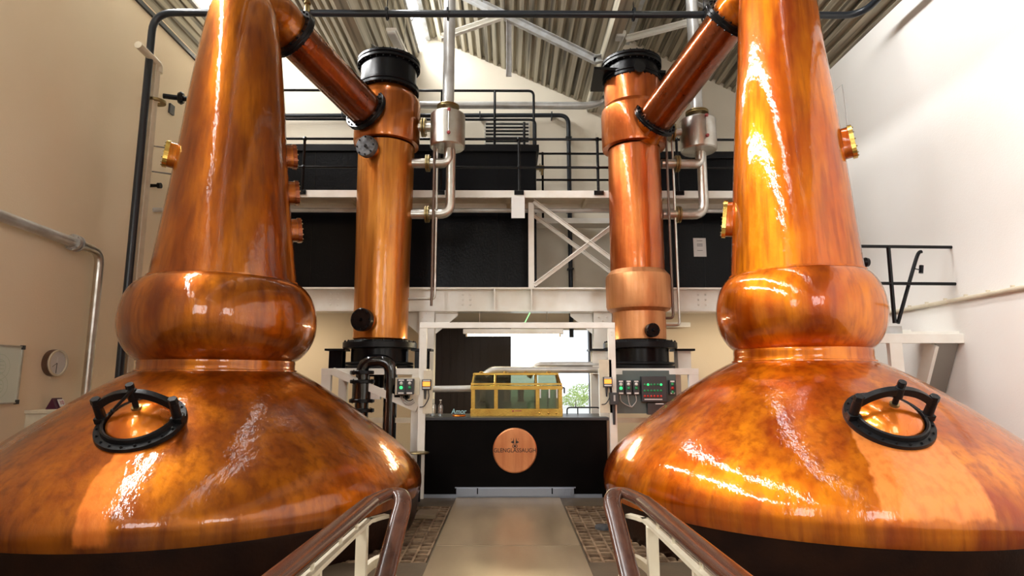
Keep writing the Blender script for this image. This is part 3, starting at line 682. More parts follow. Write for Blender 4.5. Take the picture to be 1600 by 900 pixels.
# tanks
def tank(x0, x1, yt, ybm, Y, label, dy=1.3):
    z0 = zY(ybm, Y); z1 = zY(yt, Y); t = thing('tank', label, 'tank', ((x0+x1)/2, Y+dy/2, zb1))
    mb = MB(); mb.box(x0, x1, Y, Y+dy, zb1, z1-.13); obj('tank_body', mb, M_tank, t, smooth=False, bevel=.01)
    mb = MB(); mb.box(x0-.03, x1+.06, Y-.05, Y+dy+.05, z1-.15, z1); obj('tank_rim', mb, M_black, t, smooth=False, bevel=.01)
    X = x0+1.25
    while X < x1-.2: mb = MB(); mb.box(X-.004, X+.004, Y-.006, Y, zb1+.02, z1-.15); obj('weld_seam', mb, M_black, t, smooth=False); X += 1.25
    return t
YT = 11.85
tk = tank(-5.2, xY(838, 300, YT), 227, 450, YT, 'long glossy black tank behind the left condenser and vent pot')
mb = MB(); c = Vector((xY(838, 262, YT)+.0, YT+.3, zY(262, YT+.3))); mb.cyl(c, c+Vector((.18, 0, 0)), .05, .05, 16); mb.cyl(c+Vector((.13, 0, 0)), c+Vector((.13, 0, -.16)), .025, .025, 10); mb.cyl(c+Vector((.08, 0, 0)), c+Vector((.10, 0, 0)), .09, .09, 16); obj('drain_valve', mb, M_brassd, tk)
tank(xY(1000, 300, YT), 5.9, 237, 450, YT, 'black tank behind the right condenser with a paper notice on it')
mb = MB(); a = atY(1083, 372, YT-.01); b = atY(1104, 401, YT-.01); mb.box(a.x, b.x, YT-.012, YT-.006, b.z, a.z); nt_ = tag(obj('paper_notice', mb, M_paper, smooth=False), 'small white printed notice stuck on the right black tank', 'notice')
mb = MB()
for i, q in enumerate((.14, .30, .36, .42, .66)): mb.box(a.x+.07, b.x-.07, YT-.014, YT-.012, a.z-(a.z-b.z)*q-.008, a.z-(a.z-b.z)*q)
obj('print_lines', mb, M_box, nt_, smooth=False)
mb = MB(); a = atY(799, 306, YG0-.04); b = atY(820, 341, YG0-.04); mb.box(a.x, b.x, YG0-.045, YG0-.03, b.z, a.z); tag(obj('hanging_tag', mb, M_white, smooth=False, bevel=.006), 'blank white plate hanging from the walkway edge', 'plate')
# gallery railing
t = thing('gallery_railing', 'black tubular two-rail railing along the front of the gallery walkway', 'railing', (0, YG0, zg1))
zr1, zr2 = zY(217, YG0), zY(261, YG0); Yr = YG0+.02
for z in (zr1, zr2): obj('rail', MB().cyl((WL+.7, Yr, z), (WR-.7, Yr, z), .024, .024, 12), M_black, t)
for x in (300, 472, 600, 688, 811, 935, 1060, 1180):
    X = xY(x, 300, Yr); p = MB(); p.cyl((X, Yr, zg1-.1), (X, Yr, zr1), .026, .026, 12)
    for z in (zr1, zr2): p.lathe([(.0001, -.045), (.03, -.035), (.045, 0), (.03, .035), (.0001, .045)], (X, Yr, z), n=12)
    p_ = obj('post', p, M_black, t); f = MB(); f.box(X-.09, X+.09, Yr-.07, Yr-.04, zg1-.09, zg1-.01); bo = obj('post_foot', f, M_black, p_, smooth=False)
    bolts(bo, (X, Yr-.07, zg1-.05), (0, -1, 0), .06, 2, .015, M_black, (1, 0, 0))
YR2 = 13.0
t = thing('rear_railing', 'thin black railing behind the walkway in front of the cream back wall', 'railing', (1.5, YR2, zg1))
for y in (240, 281): obj('rail', MB().cyl((xY(838, y, YR2), YR2, zY(y, YR2)), (xY(1150, y, YR2), YR2, zY(y, YR2)), .026, .026, 10), M_black, t)
for x in (848, 960, 1090): obj('post', MB().cyl((xY(x, 281, YR2), YR2, zg1), (xY(x, 281, YR2), YR2, zY(238, YR2)), .026, .026, 10), M_black, t)
mb = MB(); mb.box(xY(838, 281, YR2)-.1, 5.4, YR2-.1, YR2+.35, zg1-.12, zg1); tag(obj('rear_ledge', mb, M_steelw, smooth=False), 'white ledge carrying the thin rear railing by the back wall', 'ledge')
# upper cage railing on top of the tank
YU = 12.6; z0 = zY(227, YT)
t = thing('upper_railing', 'black tubular guard railing on top of the left black tank', 'railing', (-1, YU, z0))
xe = xY(834, 180, YU)
def path(y, xs): return bend([(xY(xs, y, YU), YU, zY(y, YU)), (xe, YU, zY(y, YU)), (xe, YU, z0)], .12)
obj('top_rail', MB().tube(path(142, 420), .028, 12), M_black, t)
obj('middle_rail', MB().tube([Vector(p)+Vector((.03, -.03, 0)) for p in path(188, 420)], .028, 12), M_black, t)
for x, y in ((773, 142), (560, 142), (690, 142)): obj('post', MB().cyl((xY(x, 180, YU), YU, z0), (xY(x, 180, YU), YU, zY(y, YU)), .028, .028, 12), M_black, t)
obj('post', MB().cyl((xY(819, 200, YU), YU, z0), (xY(819, 200, YU), YU, zY(191, YU)), .028, .028, 12), M_black, t)
# pipes on the back wall
Yw = 12.95
mb = MB(); mb.tube(bend([(xY(560, 164, Yw), Yw, zY(164, Yw)), (xY(928, 165, Yw), Yw, zY(165, Yw)), (xY(965, 142, Yw), Yw, zY(142, Yw))], .25), .085, 20); tag(obj('steam_pipe', mb, M_pipeG), 'thick pale grey pipe level across the back wall, bending up behind the right condenser', 'pipe')
Yw = 13.35
t = thing('wall_pipe', 'dark green-black pipe along the back wall turning down beside the louvre', 'pipe', (xY(888, 400, Yw), Yw, zb1))
mb = MB(); mb.tube(bend([(xY(400, 182, Yw), Yw, zY(182, Yw)), (xY(888, 180, Yw), Yw, zY(180, Yw)), (xY(888, 180, Yw), Yw, zY(180, Yw)-5.2)], .22), .05, 14); obj('pipe_run', mb, M_pipeD, t)
for x in (535, 750, 862): X = xY(x, 180, Yw); mb = MB(); mb.box(X-.012, X+.012, Yw-.06, YB, zY(180, Yw)-.07, zY(180, Yw)+.07); obj('pipe_clip', mb, M_pipeD, t, smooth=False)
for y in (215, 330, 420): mb = MB(); X = xY(888, 180, Yw); z = zY(y, Yw); mb.box(X-.07, X+.07, Yw-.06, YB, z-.012, z+.012); obj('pipe_clip', mb, M_pipeD, t, smooth=False)
a = atY(757, 190, 13.45); b = atY(828, 226, 13.45)
t = thing('louvre_vent', 'slatted grey louvre vent high on the back wall above the black tank', 'vent', ((a.x+b.x)/2, 13.45, b.z))
mb = MB(); mb.box(a.x, b.x, 13.44, YB, a.z-.03, a.z); mb.box(a.x, b.x, 13.44, YB, b.z-.12, b.z-.09); mb.box(a.x, a.x+.03, 13.44, YB, b.z-.1, a.z); mb.box(b.x-.03, b.x, 13.44, YB, b.z-.1, a.z); obj('frame', mb, M_steelw, t, smooth=False)
for i in range(7): z = b.z-.06+i*(a.z-b.z)/6.6; mb = MB(); mb.beam((a.x, 13.43, z), (b.x, 13.43, z), .10, .035, (0, -.5, 1)); obj('slat', mb, M_steelw, t, smooth=False)
mb = MB(); mb.box(a.x+.02, b.x-.02, 13.485, 13.495, b.z-.1, a.z); obj('mesh_backing', mb, M_pipeD, t, smooth=False)
Ys = 11.1; mb = MB(); mb.cyl((WL, Ys+.3, zY(329, Ys+.3)), (WR, Ys+.3, zY(329, Ys+.3)), .045, .045, 14); tag(obj('conduit_pipe', mb, M_pipeG), 'thin grey pipe slung level under the gallery walkway', 'pipe')

# ------------------------------------------------------------------ counter with roundel, safe, bottles
YN = 9.5; bx0, bx1 = xY(661, 700, YN), xY(949, 700, YN); bt = zY(652, YN)
t = thing('counter', 'long black-fronted counter in front of the open doorway', 'counter', ((bx0+bx1)/2, YN, 0))
mb = MB(); mb.box(bx0, bx1, YN, YN+.95, 0, bt-.045); obj('carcass', mb, M_counter, t, smooth=False, bevel=.006)
mb = MB(); mb.box(bx0-.06, bx1+.03, YN-.05, YN+1.0, bt-.045, bt); obj('worktop', mb, M_box, t, smooth=False, bevel=.008)
for i, (xa, xb) in enumerate(((713, 745), (747, 862), (864, 897))):
    X0, X1 = xY(xa, 768, YN-.06), xY(xb, 768, YN-.06); mb = MB(); n = int((X1-X0)/.02)
    mb.box(X0, X1, YN-.05, YN-.03, .03, .14)
    for j in range(n): mb.box(X0+j*(X1-X0)/n, X0+(j+.55)*(X1-X0)/n, YN-.062, YN-.05, .03, .14)
    obj('kick_grille', mb, M_grille, t, smooth=False)
mb = MB(); mb.box(bx0+.02, bx1-.1, YN-.03, YN-.002, .0, .05); mb.box(bx0+.5, bx1-.5, YN-.03, YN-.002, .14, .155); obj('kick_strip', mb, M_grille, t, smooth=False)
c = atY(804.5, 703.5, YN); R = px(34.5, YN, .8)
t = thing('copper_roundel', 'round hammered copper plaque lettered GLENGLASSAUGH on the counter front', 'sign', (c.x, YN, c.z-R))
obj('disc', MB().lathe([(.0001, .034), (R*.5, .034), (R-.02, .032), (R-.004, .024), (R, .004), (R*.95, 0.0)], (c.x, YN, c.z), (0, -1, 0), 72), M_disc, t)
mb = MB(); text_mb(mb, 'GLENGLASSAUGH', .086, (c.x, YN-.036, c.z-.0), (1, 0, 0), (0, 0, 1), .002, .93); obj('lettering', mb, M_text, t, smooth=False, label='dark engraved name GLENGLASSAUGH')
mb = MB(); text_mb(mb, '- - - - - - - - - - -', .05, (c.x, YN-.036, c.z-.085), (1, 0, 0), (0, 0, 1), .002, .8)
# crest: two dark wings back to back over a small ring, as on the plaque
e = c+Vector((0, 0, .135)); mb2 = MB()
for s in (-1, 1):
    mb2.prism([(e.x+s*.008, YN-.036, e.z-.03), (e.x+s*.020, YN-.036, e.z+.055), (e.x+s*.028, YN-.036, e.z+.01), (e.x+s*.055, YN-.036, e.z-.002), (e.x+s*.062, YN-.036, e.z-.014), (e.x+s*.03, YN-.036, e.z-.03)][::s], (0, -.003, 0))
    mb2.prism([(e.x+s*.05, YN-.036, e.z+.03), (e.x+s*.060, YN-.036, e.z+.05), (e.x+s*.056, YN-.036, e.z+.025)][::s], (0, -.003, 0))
for k in range(18):
    a0 = 2*PI*k/18; q = Vector((e.x+.036*math.cos(a0), YN-.036, e.z-.07+.030*math.sin(a0))); mb2.box(q.x-.005, q.x+.005, YN-.039, YN-.036, q.z-.005, q.z+.005)
mb2.box(e.x-.018, e.x+.018, YN-.039, YN-.036, e.z-.085, e.z-.055)
obj('crest', mb2, M_text, t, smooth=False, label='dark engraved crest')
# spirit safe
YF0 = 9.72; sx0, sx1 = xY(736, 620, YF0), xY(878, 620, YF0); sm = zY(606, YF0); stp = zY(584, YF0); dpth = .55
t = thing('spirit_safe', 'glazed brass box with sloping top standing on the black counter', 'spirit safe', ((sx0+sx1)/2, YF0, bt))
xs = [sx0, xY(772, 620, YF0), xY(837, 620, YF0), sx1]; b = .055
mb = MB(); mb.box(sx0-.01, sx1+.01, YF0-.01, YF0+dpth+.01, bt, bt+.12); obj('base', mb, M_brass, t, smooth=False, bevel=.004)
mb = MB()
for i, x in enumerate(xs):
    xx = x if i < 3 else x-b
    mb.box(xx, xx+b*1.1, YF0, YF0+.03, bt+.09, sm); mb.box(xx, xx+b, YF0+dpth-.03, YF0+dpth, bt+.09, sm)
mb.box(sx0-.012, sx1+.012, YF0-.012, YF0+.04, sm-.03, sm+.03); mb.box(sx0-.012, sx1+.012, YF0+dpth-.04, YF0+dpth, sm-.03, sm+.03)
mb.box(sx0-.012, sx0+.03, YF0, YF0+dpth, sm-.03, sm+.03); mb.box(sx1-.03, sx1+.012, YF0, YF0+dpth, sm-.03, sm+.03)
obj('lower_frame', mb, M_brass, t, smooth=False, bevel=.003)
mb = MB(); ins = .14
for i, x in enumerate(xs):
    xx = x+.012 if i < 3 else x-.012; xt = xx+(.03 if i == 0 else -.05 if i == 3 else 0)
    mb.beam((xx, YF0+.01, sm+.03), (xt, YF0+ins, stp), .03, .025); mb.beam((xx, YF0+dpth-.02, sm+.03), (xt, YF0+dpth-ins, stp), .03, .025)
mb.box(sx0+.02, sx1-.04, YF0+ins-.02, YF0+ins+.02, stp-.02, stp+.01); mb.box(sx0+.02, sx1-.04, YF0+dpth-ins-.02, YF0+dpth-ins+.02, stp-.02, stp+.01)
mb.box(sx0-.005, sx1+.005, YF0-.002, YF0+.03, sm+.045, sm+.075)
obj('upper_frame', mb, M_brass, t, smooth=False, bevel=.003)
mb = MB(); mb.box(sx0+.03, sx1-.05, YF0+ins, YF0+dpth-ins, stp, stp+.015); obj('top_plate', mb, M_brass, t, smooth=False)
for i in range(3):
    mb = MB(); mb.box(xs[i]+b, xs[i+1]-(b if i == 2 else 0), YF0+.012, YF0+.016, bt+.09, sm-.03); obj('glass_pane', mb, M_safeg, t, smooth=False)
    mb = MB(); mb.add([(xs[i]+.04, YF0+.02, sm+.03), (xs[i+1]-.01, YF0+.02, sm+.03), (xs[i+1]-.04, YF0+ins, stp), (xs[i]+.05, YF0+ins, stp)], [(0, 1, 2, 3)]); obj('sloping_pane', mb, M_safeg, t, smooth=False)
mb = MB(); mb.box(sx0+.02, sx1-.02, YF0+dpth-.02, YF0+dpth-.016, bt+.09, sm-.03); obj('rear_pane', mb, M_safeg, t, smooth=False)
mb = MB(); mb.add([(sx0+.03, YF0+dpth-.03, sm+.03), (sx1-.03, YF0+dpth-.03, sm+.03), (sx1-.07, YF0+dpth-ins, stp), (sx0+.05, YF0+dpth-ins, stp)], [(0, 3, 2, 1)]); obj('rear_sloping_pane', mb, M_safeg, t, smooth=False)
for x in (752, 790, 822, 857):
    X = xY(x, 582, YF0+ins); mb = MB(); mb.tube([(X+.03*math.cos(a_*PI/8), YF0+ins, stp+.012+.022*math.sin(a_*PI/8)) for a_ in range(9)], .006, 8); obj('lifting_eye', mb, M_brass, t)
for x in (843, 857, 869):
    X = xY(x, 645, YF0); mb = MB(); mb.lathe([(.0001, .03), (.014, .024), (.018, .01), (.01, 0)], (X, YF0-.01, bt+.05), (0, -1, 0), 14); obj('knob', mb, M_brass, t)
    mb = MB(); mb.cyl((X, YF0+.12, bt+.12), (X, YF0+.12, sm-.06), .022, .022, 12); obj('hydrometer_jar', mb, M_bottle, t); mb = MB(); mb.cyl((X+.015, YF0-.01, sm-.16), (X+.015, YF0-.01, sm-.02), .012, .012, 10); obj('thermometer', mb, M_paper, t)
for x in (754, 792, 814):
    X = xY(x, 630, YF0+.25); mb = MB(); mb.lathe([(.0001, .0), (.10, .0), (.11, .03), (.105, .10), (.075, .13), (.03, .145), (.0001, .147)], (X, YF0+.26, bt+.095), n=24); obj('collecting_bowl', mb, M_bottle, t)
    mb = MB(); mb.cyl((X, YF0+.26, sm-.2), (X, YF0+.26, sm), .045, .05, 16); mb.cyl((X, YF0+.26, sm-.23), (X, YF0+.26, sm-.2), .06, .06, 16); obj('spout', mb, M_brassd, t)
a = atY(798, 641, YF0); mb = MB(); mb.box(a.x, a.x+px(26, YF0), YF0-.018, YF0-.01, bt+.03, bt+.115); np_ = obj('name_plate', mb, M_brass, t, smooth=False)
mb = MB(); mb.cyl((a.x+.035, YF0-.018, bt+.085), (a.x+.035, YF0-.021, bt+.085), .014, .014, 14); mb.box(a.x+.065, a.x+.17, YF0-.02, YF0-.018, bt+.08, bt+.092); obj('plate_marks', mb, M_redv, np_, smooth=False)
mb = MB(); mb.cyl((sx1+.02, YF0+.1, sm), (sx1+.05, YF0+.1, sm), .012, .012, 8); mb.box(sx1+.035, sx1+.06, YF0+.08, YF0+.11, sm-.09, sm); obj('padlock', mb, M_box, t, smooth=False)
# spirit pipes into the safe
Yp = 10.0
mb = MB(); mb.tube(bend([(xY(757, 590, Yp), Yp, stp-.02), (xY(768, 578, Yp), Yp, zY(578, Yp)), (xY(946, 578, Yp), Yp, zY(578, Yp))], .1), px(5, Yp), 18); tag(obj('spirit_pipe', mb, M_pipeG), 'pale pipe running right from the top of the brass safe', 'pipe')
Yp2 = 10.22
mb = MB(); mb.tube(bend([(xY(826, 578, Yp2), Yp2, zY(590, Yp2)), (xY(838, 569, Yp2), Yp2, zY(569.5, Yp2)), (xY(946, 569, Yp2), Yp2, zY(569.5, Yp2))], .1), px(4.2, Yp2), 18); tag(obj('spirit_pipe', mb, M_pipeG), 'upper of the two pale pipes right of the safe, in front of the bright doorway', 'pipe')
mb = MB(); mb.cyl((xY(668, 608, Yp), Yp, zY(608, Yp)), (sx0+.02, Yp, zY(607, Yp)), px(5, Yp), px(5, Yp), 18); tag(obj('spirit_pipe', mb, M_pipeG), 'pale pipe entering the brass safe from the left, before the dark door', 'pipe')
for x, lab, dx, hh in ((676, 'clear glass bottle on the counter, round shouldered and nearer the left end', 1, 26), (688, 'slimmer clear glass bottle second along on the counter, nearer the dark door', .8, 25)):
    c = atY(x, 652, 9.75); c.z = bt; h = px(hh, 9.75); r = px(4.8, 9.75)*dx
    mb = MB(); mb.lathe([(.0001, .004), (r*.9, 0), (r, .015), (r, h*.58), (r*.8, h*.70), (r*.36, h*.78), (r*.36, h*.95), (r*.45, h*.96), (r*.45, h), (.0001, h)], c, n=28); t = thing('glass_bottle', lab, 'bottle', c, 'bottles on the counter')
    obj('bottle', mb, M_bottle, t); mb = MB(); mb.lathe([(r*.38, h*.955), (r*.48, h*.96), (r*.48, h*1.0), (r*.3, h*1.01)], c, n=16); obj('lip', mb, M_white, t)
c = atY(717, 652, 9.72); c.z = bt
t = thing('wire_word_sign', 'tiny pale script sign on a wooden foot between the bottles and the safe', 'sign', c)
mb = MB(); mb.lathe([(.0001, 0), (.10, 0), (.11, .012), (.10, .026), (.0001, .03)], c, n=24); o = obj('wooden_foot', mb, M_lid, t)
mb = MB(); text_mb(mb, 'Amor', .11, c+Vector((0, 0, .075)), (1, 0, 0), (.12, 0, 1), .004, .9); obj('lettering', mb, mat('pale_blue_wire', (.35, .62, .68), rough=.4), t, smooth=False)
mb = MB(); p0 = atY(886, 640, 10.3); mb.tube(bend([(p0.x, 10.3, bt), (p0.x, 10.3, bt+.11), (p0.x+.55, 10.3, bt+.11), (p0.x+.62, 10.3, bt)], .06), .012, 10); mb.cyl((p0.x+.18, 10.3, bt), (p0.x+.18, 10.3, bt+.11), .01, .01, 8); tag(obj('counter_hoop_rail', mb, M_pipeD), 'small dark hoop rail at the back of the counter right of the safe', 'rail')

# ------------------------------------------------------------------ white tubular frame round the counter, with lamp
Yf = 9.42; fx0, fx1 = xY(660, 600, Yf), xY(957, 600, Yf); fz = zY(509, Yf)
t = thing('steel_gantry', 'white bolted angle frame standing around and over the counter', 'frame', ((fx0+fx1)/2, Yf, 0))
for x in (fx0, fx1): mb = MB(); mb.box(x-.055, x+.055, Yf-.03, Yf+.03, 0, fz+.04); o = obj('post', mb, M_steelw, t, smooth=False, bevel=.004); bolts(o, (x, Yf-.03, fz-.12), (0, -1, 0), .03, 2, .010, M_steelw, (0, 0, 1))
mb = MB(); mb.box(fx0-.055, fx1+.055, Yf-.036, Yf+.036, fz-.04, fz+.05); obj('top_bar', mb, M_steelw, t, smooth=False, bevel=.004)
YL = 11.2; lz = zY(522, YL); lx0, lx1 = xY(724, 520, YL), xY(880, 520, YL)
t = thing('fluorescent_light', 'lit warm fluorescent batten under the beam over the brass safe', 'light', ((lx0+lx1)/2, YL, lz))
mb = MB(); mb.box(lx0, lx1, YL-.07, YL+.07, lz+.0, lz+.09); obj('housing', mb, M_steelw, t, smooth=False, bevel=.01)
mb = MB(); mb.cyl((lx0+.08, YL-.03, lz-.02), (lx1-.08, YL-.03, lz-.02), .022, .022, 16); obj('tube', mb, M_tube, t)
for x in (lx0+.05, lx1-.08): mb = MB(); mb.box(x, x+.03, YL-.06, YL+.0, lz-.05, lz); obj('lamp_holder', mb, M_cream, t, smooth=False)
mb = MB(); mb.cyl((lx1-.3, YL, lz+.09), (lx1-.3, YL, zb0), .006, .006, 8); mb.cyl((lx0+.3, YL, lz+.09), (lx0+.3, YL, zb0), .006, .006, 8); obj('suspension_rod', mb, M_steel, t)
area('batten_glow', (.03, YL-.05, lz-.06), (.03, YL-.4, lz-1.5), 1.6, .06, 40, (1, .82, .5)).rotation_euler[2] += 0
p = atY(823, 497, 11.0); mb = MB(); mb.beam((p.x-.05, 11.05, p.z-.11), (p.x+.06, 11.05, p.z+.1), .16, .02, (1, 0, -.3)); tag(obj('exit_sign', mb, M_exit, smooth=False), 'small tilted green sign under the beam above the doorway', 'sign')

# ------------------------------------------------------------------ support stands under the condensers
def stand(cx, sd, label):
    t = thing('condenser_stand', label, 'stand', (cx, YC, 0)); zt = zY(576, YC-.3)
    zf = zY(546, YC)
    for q in ((-.72, 0), (.72, 0)):
        X = cx+q[0]; lab = None
        mb = MB(); mb.box(X-.11, X+.11, YC-.12, YC-.10, zt, zf-.03); mb.box(X-.11, X+.11, YC+.10, YC+.12, zt, zf-.03); mb.box(X-.01, X+.01, YC-.1, YC+.1, zt, zf-.03); obj('stub_column', mb, M_steelw if sd > 0 else M_black, t, smooth=False)
        mb = MB(); mb.box(X-.17, X+.17, YC-.18, YC+.18, zf-.03, zf+.005); obj('bearing_plate', mb, M_blackm, t, smooth=False)
        for yy in (-.55, .45):
            mb = MB(); mb.box(X-.075, X+.075, YC+yy-.05, YC+yy+.05, 0, zt-.10); obj('leg', mb, M_steelw, t, smooth=False, bevel=.004)
    for yy in (-.55, .45): mb = MB(); mb.box(cx-.80, cx+.80, YC+yy-.05, YC+yy+.05, zt-.10, zt); obj('cross_beam', mb, M_steelw, t, smooth=False, bevel=.004)
    for X in (cx-.72, cx+.72): mb = MB(); mb.box(X-.05, X+.05, YC-.5, YC+.5, zt-.08, zt); obj('side_beam', mb, M_steelw, t, smooth=False)
    z1 = zY(655, YC-.5); mb = MB(); mb.box(cx-.78, cx+.78, YC-.59, YC-.55, z1-.05, z1+.03); obj('lower_rail', mb, M_cream, t, smooth=False)
    mb = MB(); mb.beam((cx-.66*sd*-1*-1, YC-.60, zt-.15), (cx+.70*sd*-1*-1 if sd < 0 else cx-.7, YC-.60, z1+.05), .03, .12); 
    return t
sL = stand(CXL, -1, 'white steel stand under the left condenser with black stub columns')
mb = MB(); mb.beam((xY(520, 578, YC-.62), YC-.62, zY(580, YC-.62)), (xY(652, 636, YC-.62), YC-.62, zY(638, YC-.62)), .05, .12); obj('diagonal_brace', mb, M_steelw, sL, smooth=False)
sR = stand(CXR, 1, 'white steel stand under the right condenser, behind the control panel')

# black looping pipe with valve, left of the counter
Yv = 9.75
def vp(x, y): return atY(x, y, Yv)
a = vp(567, 575); b = vp(611, 575); r = px(10.5, Yv)
t = thing('black_valve_pipe', 'glossy black hooped pipe with bolted flanges in front of the left condenser foot', 'pipe', (a.x, Yv, 0))
zt = zY(566, Yv)
mb = MB(); mb.tube(bend([(a.x, Yv, .3), (a.x, Yv, zt+.02), (b.x, Yv, zt+.02), (b.x, Yv, .0)], .2, 10), r, 24); obj('hoop_pipe', mb, M_gloss, t)
for y in (582, 596, 626, 641):
    z = zY(y, Yv); mb = MB(); disc(mb, a.x, Yv, r*1.85, z-.028, z+.028); obj('flange', mb, M_black, t); bolts(t, (a.x, Yv, z-.02), (0, 0, -1), r*1.5, 8, .014, M_black); bolts(t, (a.x, Yv, z+.02), (0, 0, 1), r*1.5, 8, .014, M_black)
mb = MB(); mb.cyl((a.x, Yv, zY(624, Yv)), (a.x, Yv, zY(598, Yv)), r*1.45, r*1.45, 24); obj('valve_body', mb, M_gloss, t)
c = vp(632, 612)
mb = MB(); mb.box(a.x+.1, c.x-.06, Yv-.06, Yv+.06, c.z+.03, c.z+.06); mb.box(a.x+.15, a.x+.3, Yv-.06, Yv+.06, c.z-.12, c.z+.05); obj('actuator_bracket', mb, M_steel, t, smooth=False)
mb = MB(); mb.cyl((c.x-.14, Yv, c.z), (c.x+.05, Yv, c.z), .13, .13, 28); mb.cyl((c.x+.05, Yv, c.z), (c.x+.08, Yv, c.z), .11, .11, 28); mb.cyl((c.x-.02, Yv-.08, c.z+.02), (c.x-.02, Yv-.17, c.z+.02), .09, .085, 20); obj('actuator', mb, M_black, t)
for k in range(3):
    rr = .12+.03*k; mb = MB(); mb.tube([(c.x+.1+rr*.8*math.cos(q*.45), Yv-.13-.01*k, c.z-.02+rr*math.sin(q*.45)) for q in range(0, 13)], .008, 8); obj('cable', mb, M_cable if k else M_box, t)
mb = MB(); z = zY(708, Yv-.6); X = xY(655, 708, 9.2); t = thing('hand_wheel_valve', 'small dark valve wheel low at the left end of the counter', 'valve', (X, 9.2, 0))
mb.lathe([(.05, -.01), (.14, -.012), (.155, 0), (.14, .012), (.05, .01)], (X, 9.2, z), n=24, close=True); mb.cyl((X-.14, 9.2, z), (X+.14, 9.2, z), .012, .012, 8); obj('wheel', mb, M_brassd, t); mb = MB(); mb.cyl((X, 9.2, 0), (X, 9.2, z), .03, .03, 12); obj('spindle', mb, M_blackm, t)

# ------------------------------------------------------------------ switches and displays
def switch(x, y, Y, lamps, label, w_=13, h_=24, par=None, cable=True):
    c = atY(x, y, Y); w2 = px(w_, Y)/2; h2 = px(h_, Y)/2
    t = thing('switch_box', label, 'switch', (c.x, Y, c.z-h2), None)
    mb = MB(); mb.box(c.x-w2, c.x+w2, Y-.07, Y, c.z-h2, c.z+h2); obj('enclosure', mb, M_box, t, smooth=False, bevel=.008)
    for s in (1, -1): mb = MB(); mb.box(c.x-w2*.65, c.x+w2*.65, Y-.074, Y-.07, c.z+s*h2*.82-.012, c.z+s*h2*.82+.012); obj('label_strip', mb, M_paper, t, smooth=False)
    for i, m in enumerate(lamps):
        z = c.z+h2*(.42-.55*i); mb = MB(); mb.lathe([(.0001, .028), (.018, .022), (.026, .0)], (c.x, Y-.07, z), (0, -1, 0), 14); obj('push_button', mb, m, t)
    return c
YP = 9.36
for xa, ya, xb, yb, lab in ((618, 590, 655, 617, 'small cream plate behind the pair of switch boxes left of the left frame post'), (662, 579, 675, 646, 'narrow cream plate behind the left orange display')):
    mb = MB(); a = atY(xa, ya, YP); b = atY(xb, yb, YP); mb.box(a.x, b.x, YP, YP+.03, b.z, a.z); tag(obj('mounting_panel', mb, M_cream, smooth=False), lab, 'panel')
switch(628, 604, YP, (M_paper, M_green), 'switch box with bright green lamp, left of the pair by the left frame post')
switch(641, 604, YP, (M_paper, M_greend), 'switch box with dimmer green lamp, right of the pair by the left frame post')
def display(x, y, Y, label):
    c = atY(x, y, Y); w2 = px(7, Y); h2 = px(8, Y); t = thing('digital_display', label, 'display', (c.x, Y, c.z-h2))
    mb = MB(); mb.box(c.x-w2, c.x+w2, Y-.05, Y, c.z-h2, c.z+h2); obj('case', mb, M_box, t, smooth=False, bevel=.006)
    mb = MB(); mb.box(c.x-w2*.8, c.x+w2*.8, Y-.055, Y-.05, c.z-h2*.3, c.z+h2*.55); obj('screen', mb, M_orange, t, smooth=False)
    mb = MB(); mb.box(c.x-w2*.8, c.x+w2*.8, Y-.055, Y-.05, c.z+h2*.68, c.z+h2*.88); mb.box(c.x-w2*.8, c.x+w2*.8, Y-.055, Y-.05, c.z-h2*.75, c.z-h2*.5); obj('label_strip', mb, M_paper, t, smooth=False)
    mb = MB(); mb.cyl((c.x-.02, Y-.03, c.z-h2-.14), (c.x-.02, Y-.03, c.z-h2), .012, .02, 10); mb.tube(catm([(c.x+.03, Y-.03, c.z-h2), (c.x+.035, Y-.03, c.z-h2-.12), (c.x-.03, Y-.03, c.z-h2-.24), (c.x-.1, Y-.03, c.z-h2-.26)]), .008, 8); obj('cable', mb, M_box, t)
display(660+7, 601, YP, 'orange digital display right of the left frame post')
display(949, 597, YP-.0, 'orange digital display left of the right frame post')
a = atY(936, 562, YP+.04); b = atY(957, 645, YP+.04); mb = MB(); mb.box(a.x, b.x, YP+.03, YP+.06, b.z, a.z); tag(obj('mounting_panel', mb, M_cream, smooth=False), 'tall cream panel behind the right orange display', 'panel')
YQ = 9.5
a = atY(963, 585, YQ); b = atY(1058, 646, YQ); t = thing('control_panel', 'grey-green control board with rows of green and red lamps below the right condenser', 'control panel', ((a.x+b.x)/2, YQ, b.z))
mb = MB(); mb.box(a.x, b.x, YQ, YQ+.03, b.z, a.z); mb.box(a.x+.1, b.x-.1, YQ, YQ+.03, a.z, a.z+.06); obj('back_board', mb, M_panel, t, smooth=False)
c0 = atY(1002, 588, YQ-.1); c1 = atY(1042, 628, YQ-.1); mb = MB(); mb.box(c0.x, c1.x, YQ-.12, YQ, c1.z, c0.z); e = obj('enclosure', mb, M_box, t, smooth=False, bevel=.006)
for j, (y, m) in enumerate(((601, M_greend), (610.5, M_greend), (619, M_red))):
    for i in range(6):
        c = atY(1007.5+i*5.1, y-.0, YQ-.12); mm = M_green if (j == 0 and i in (1, 5)) else m
        mb = MB(); mb.lathe([(.0001, .022), (.013, .018), (.019, .0)], (c.x, YQ-.12, c.z), (0, -1, 0), 12); obj('indicator_lamp', mb, mm, t)
for xa, xb, y in ((1007, 1035, 624),(1024, 1037, 631)): p = atY(xa, y, YQ-.12); q = atY(xb, y, YQ-.12); mb = MB(); mb.box(p.x, q.x, YQ-.123, YQ-.12, p.z-.008, p.z+.008); obj('label_strip', mb, M_paper, t, smooth=False)
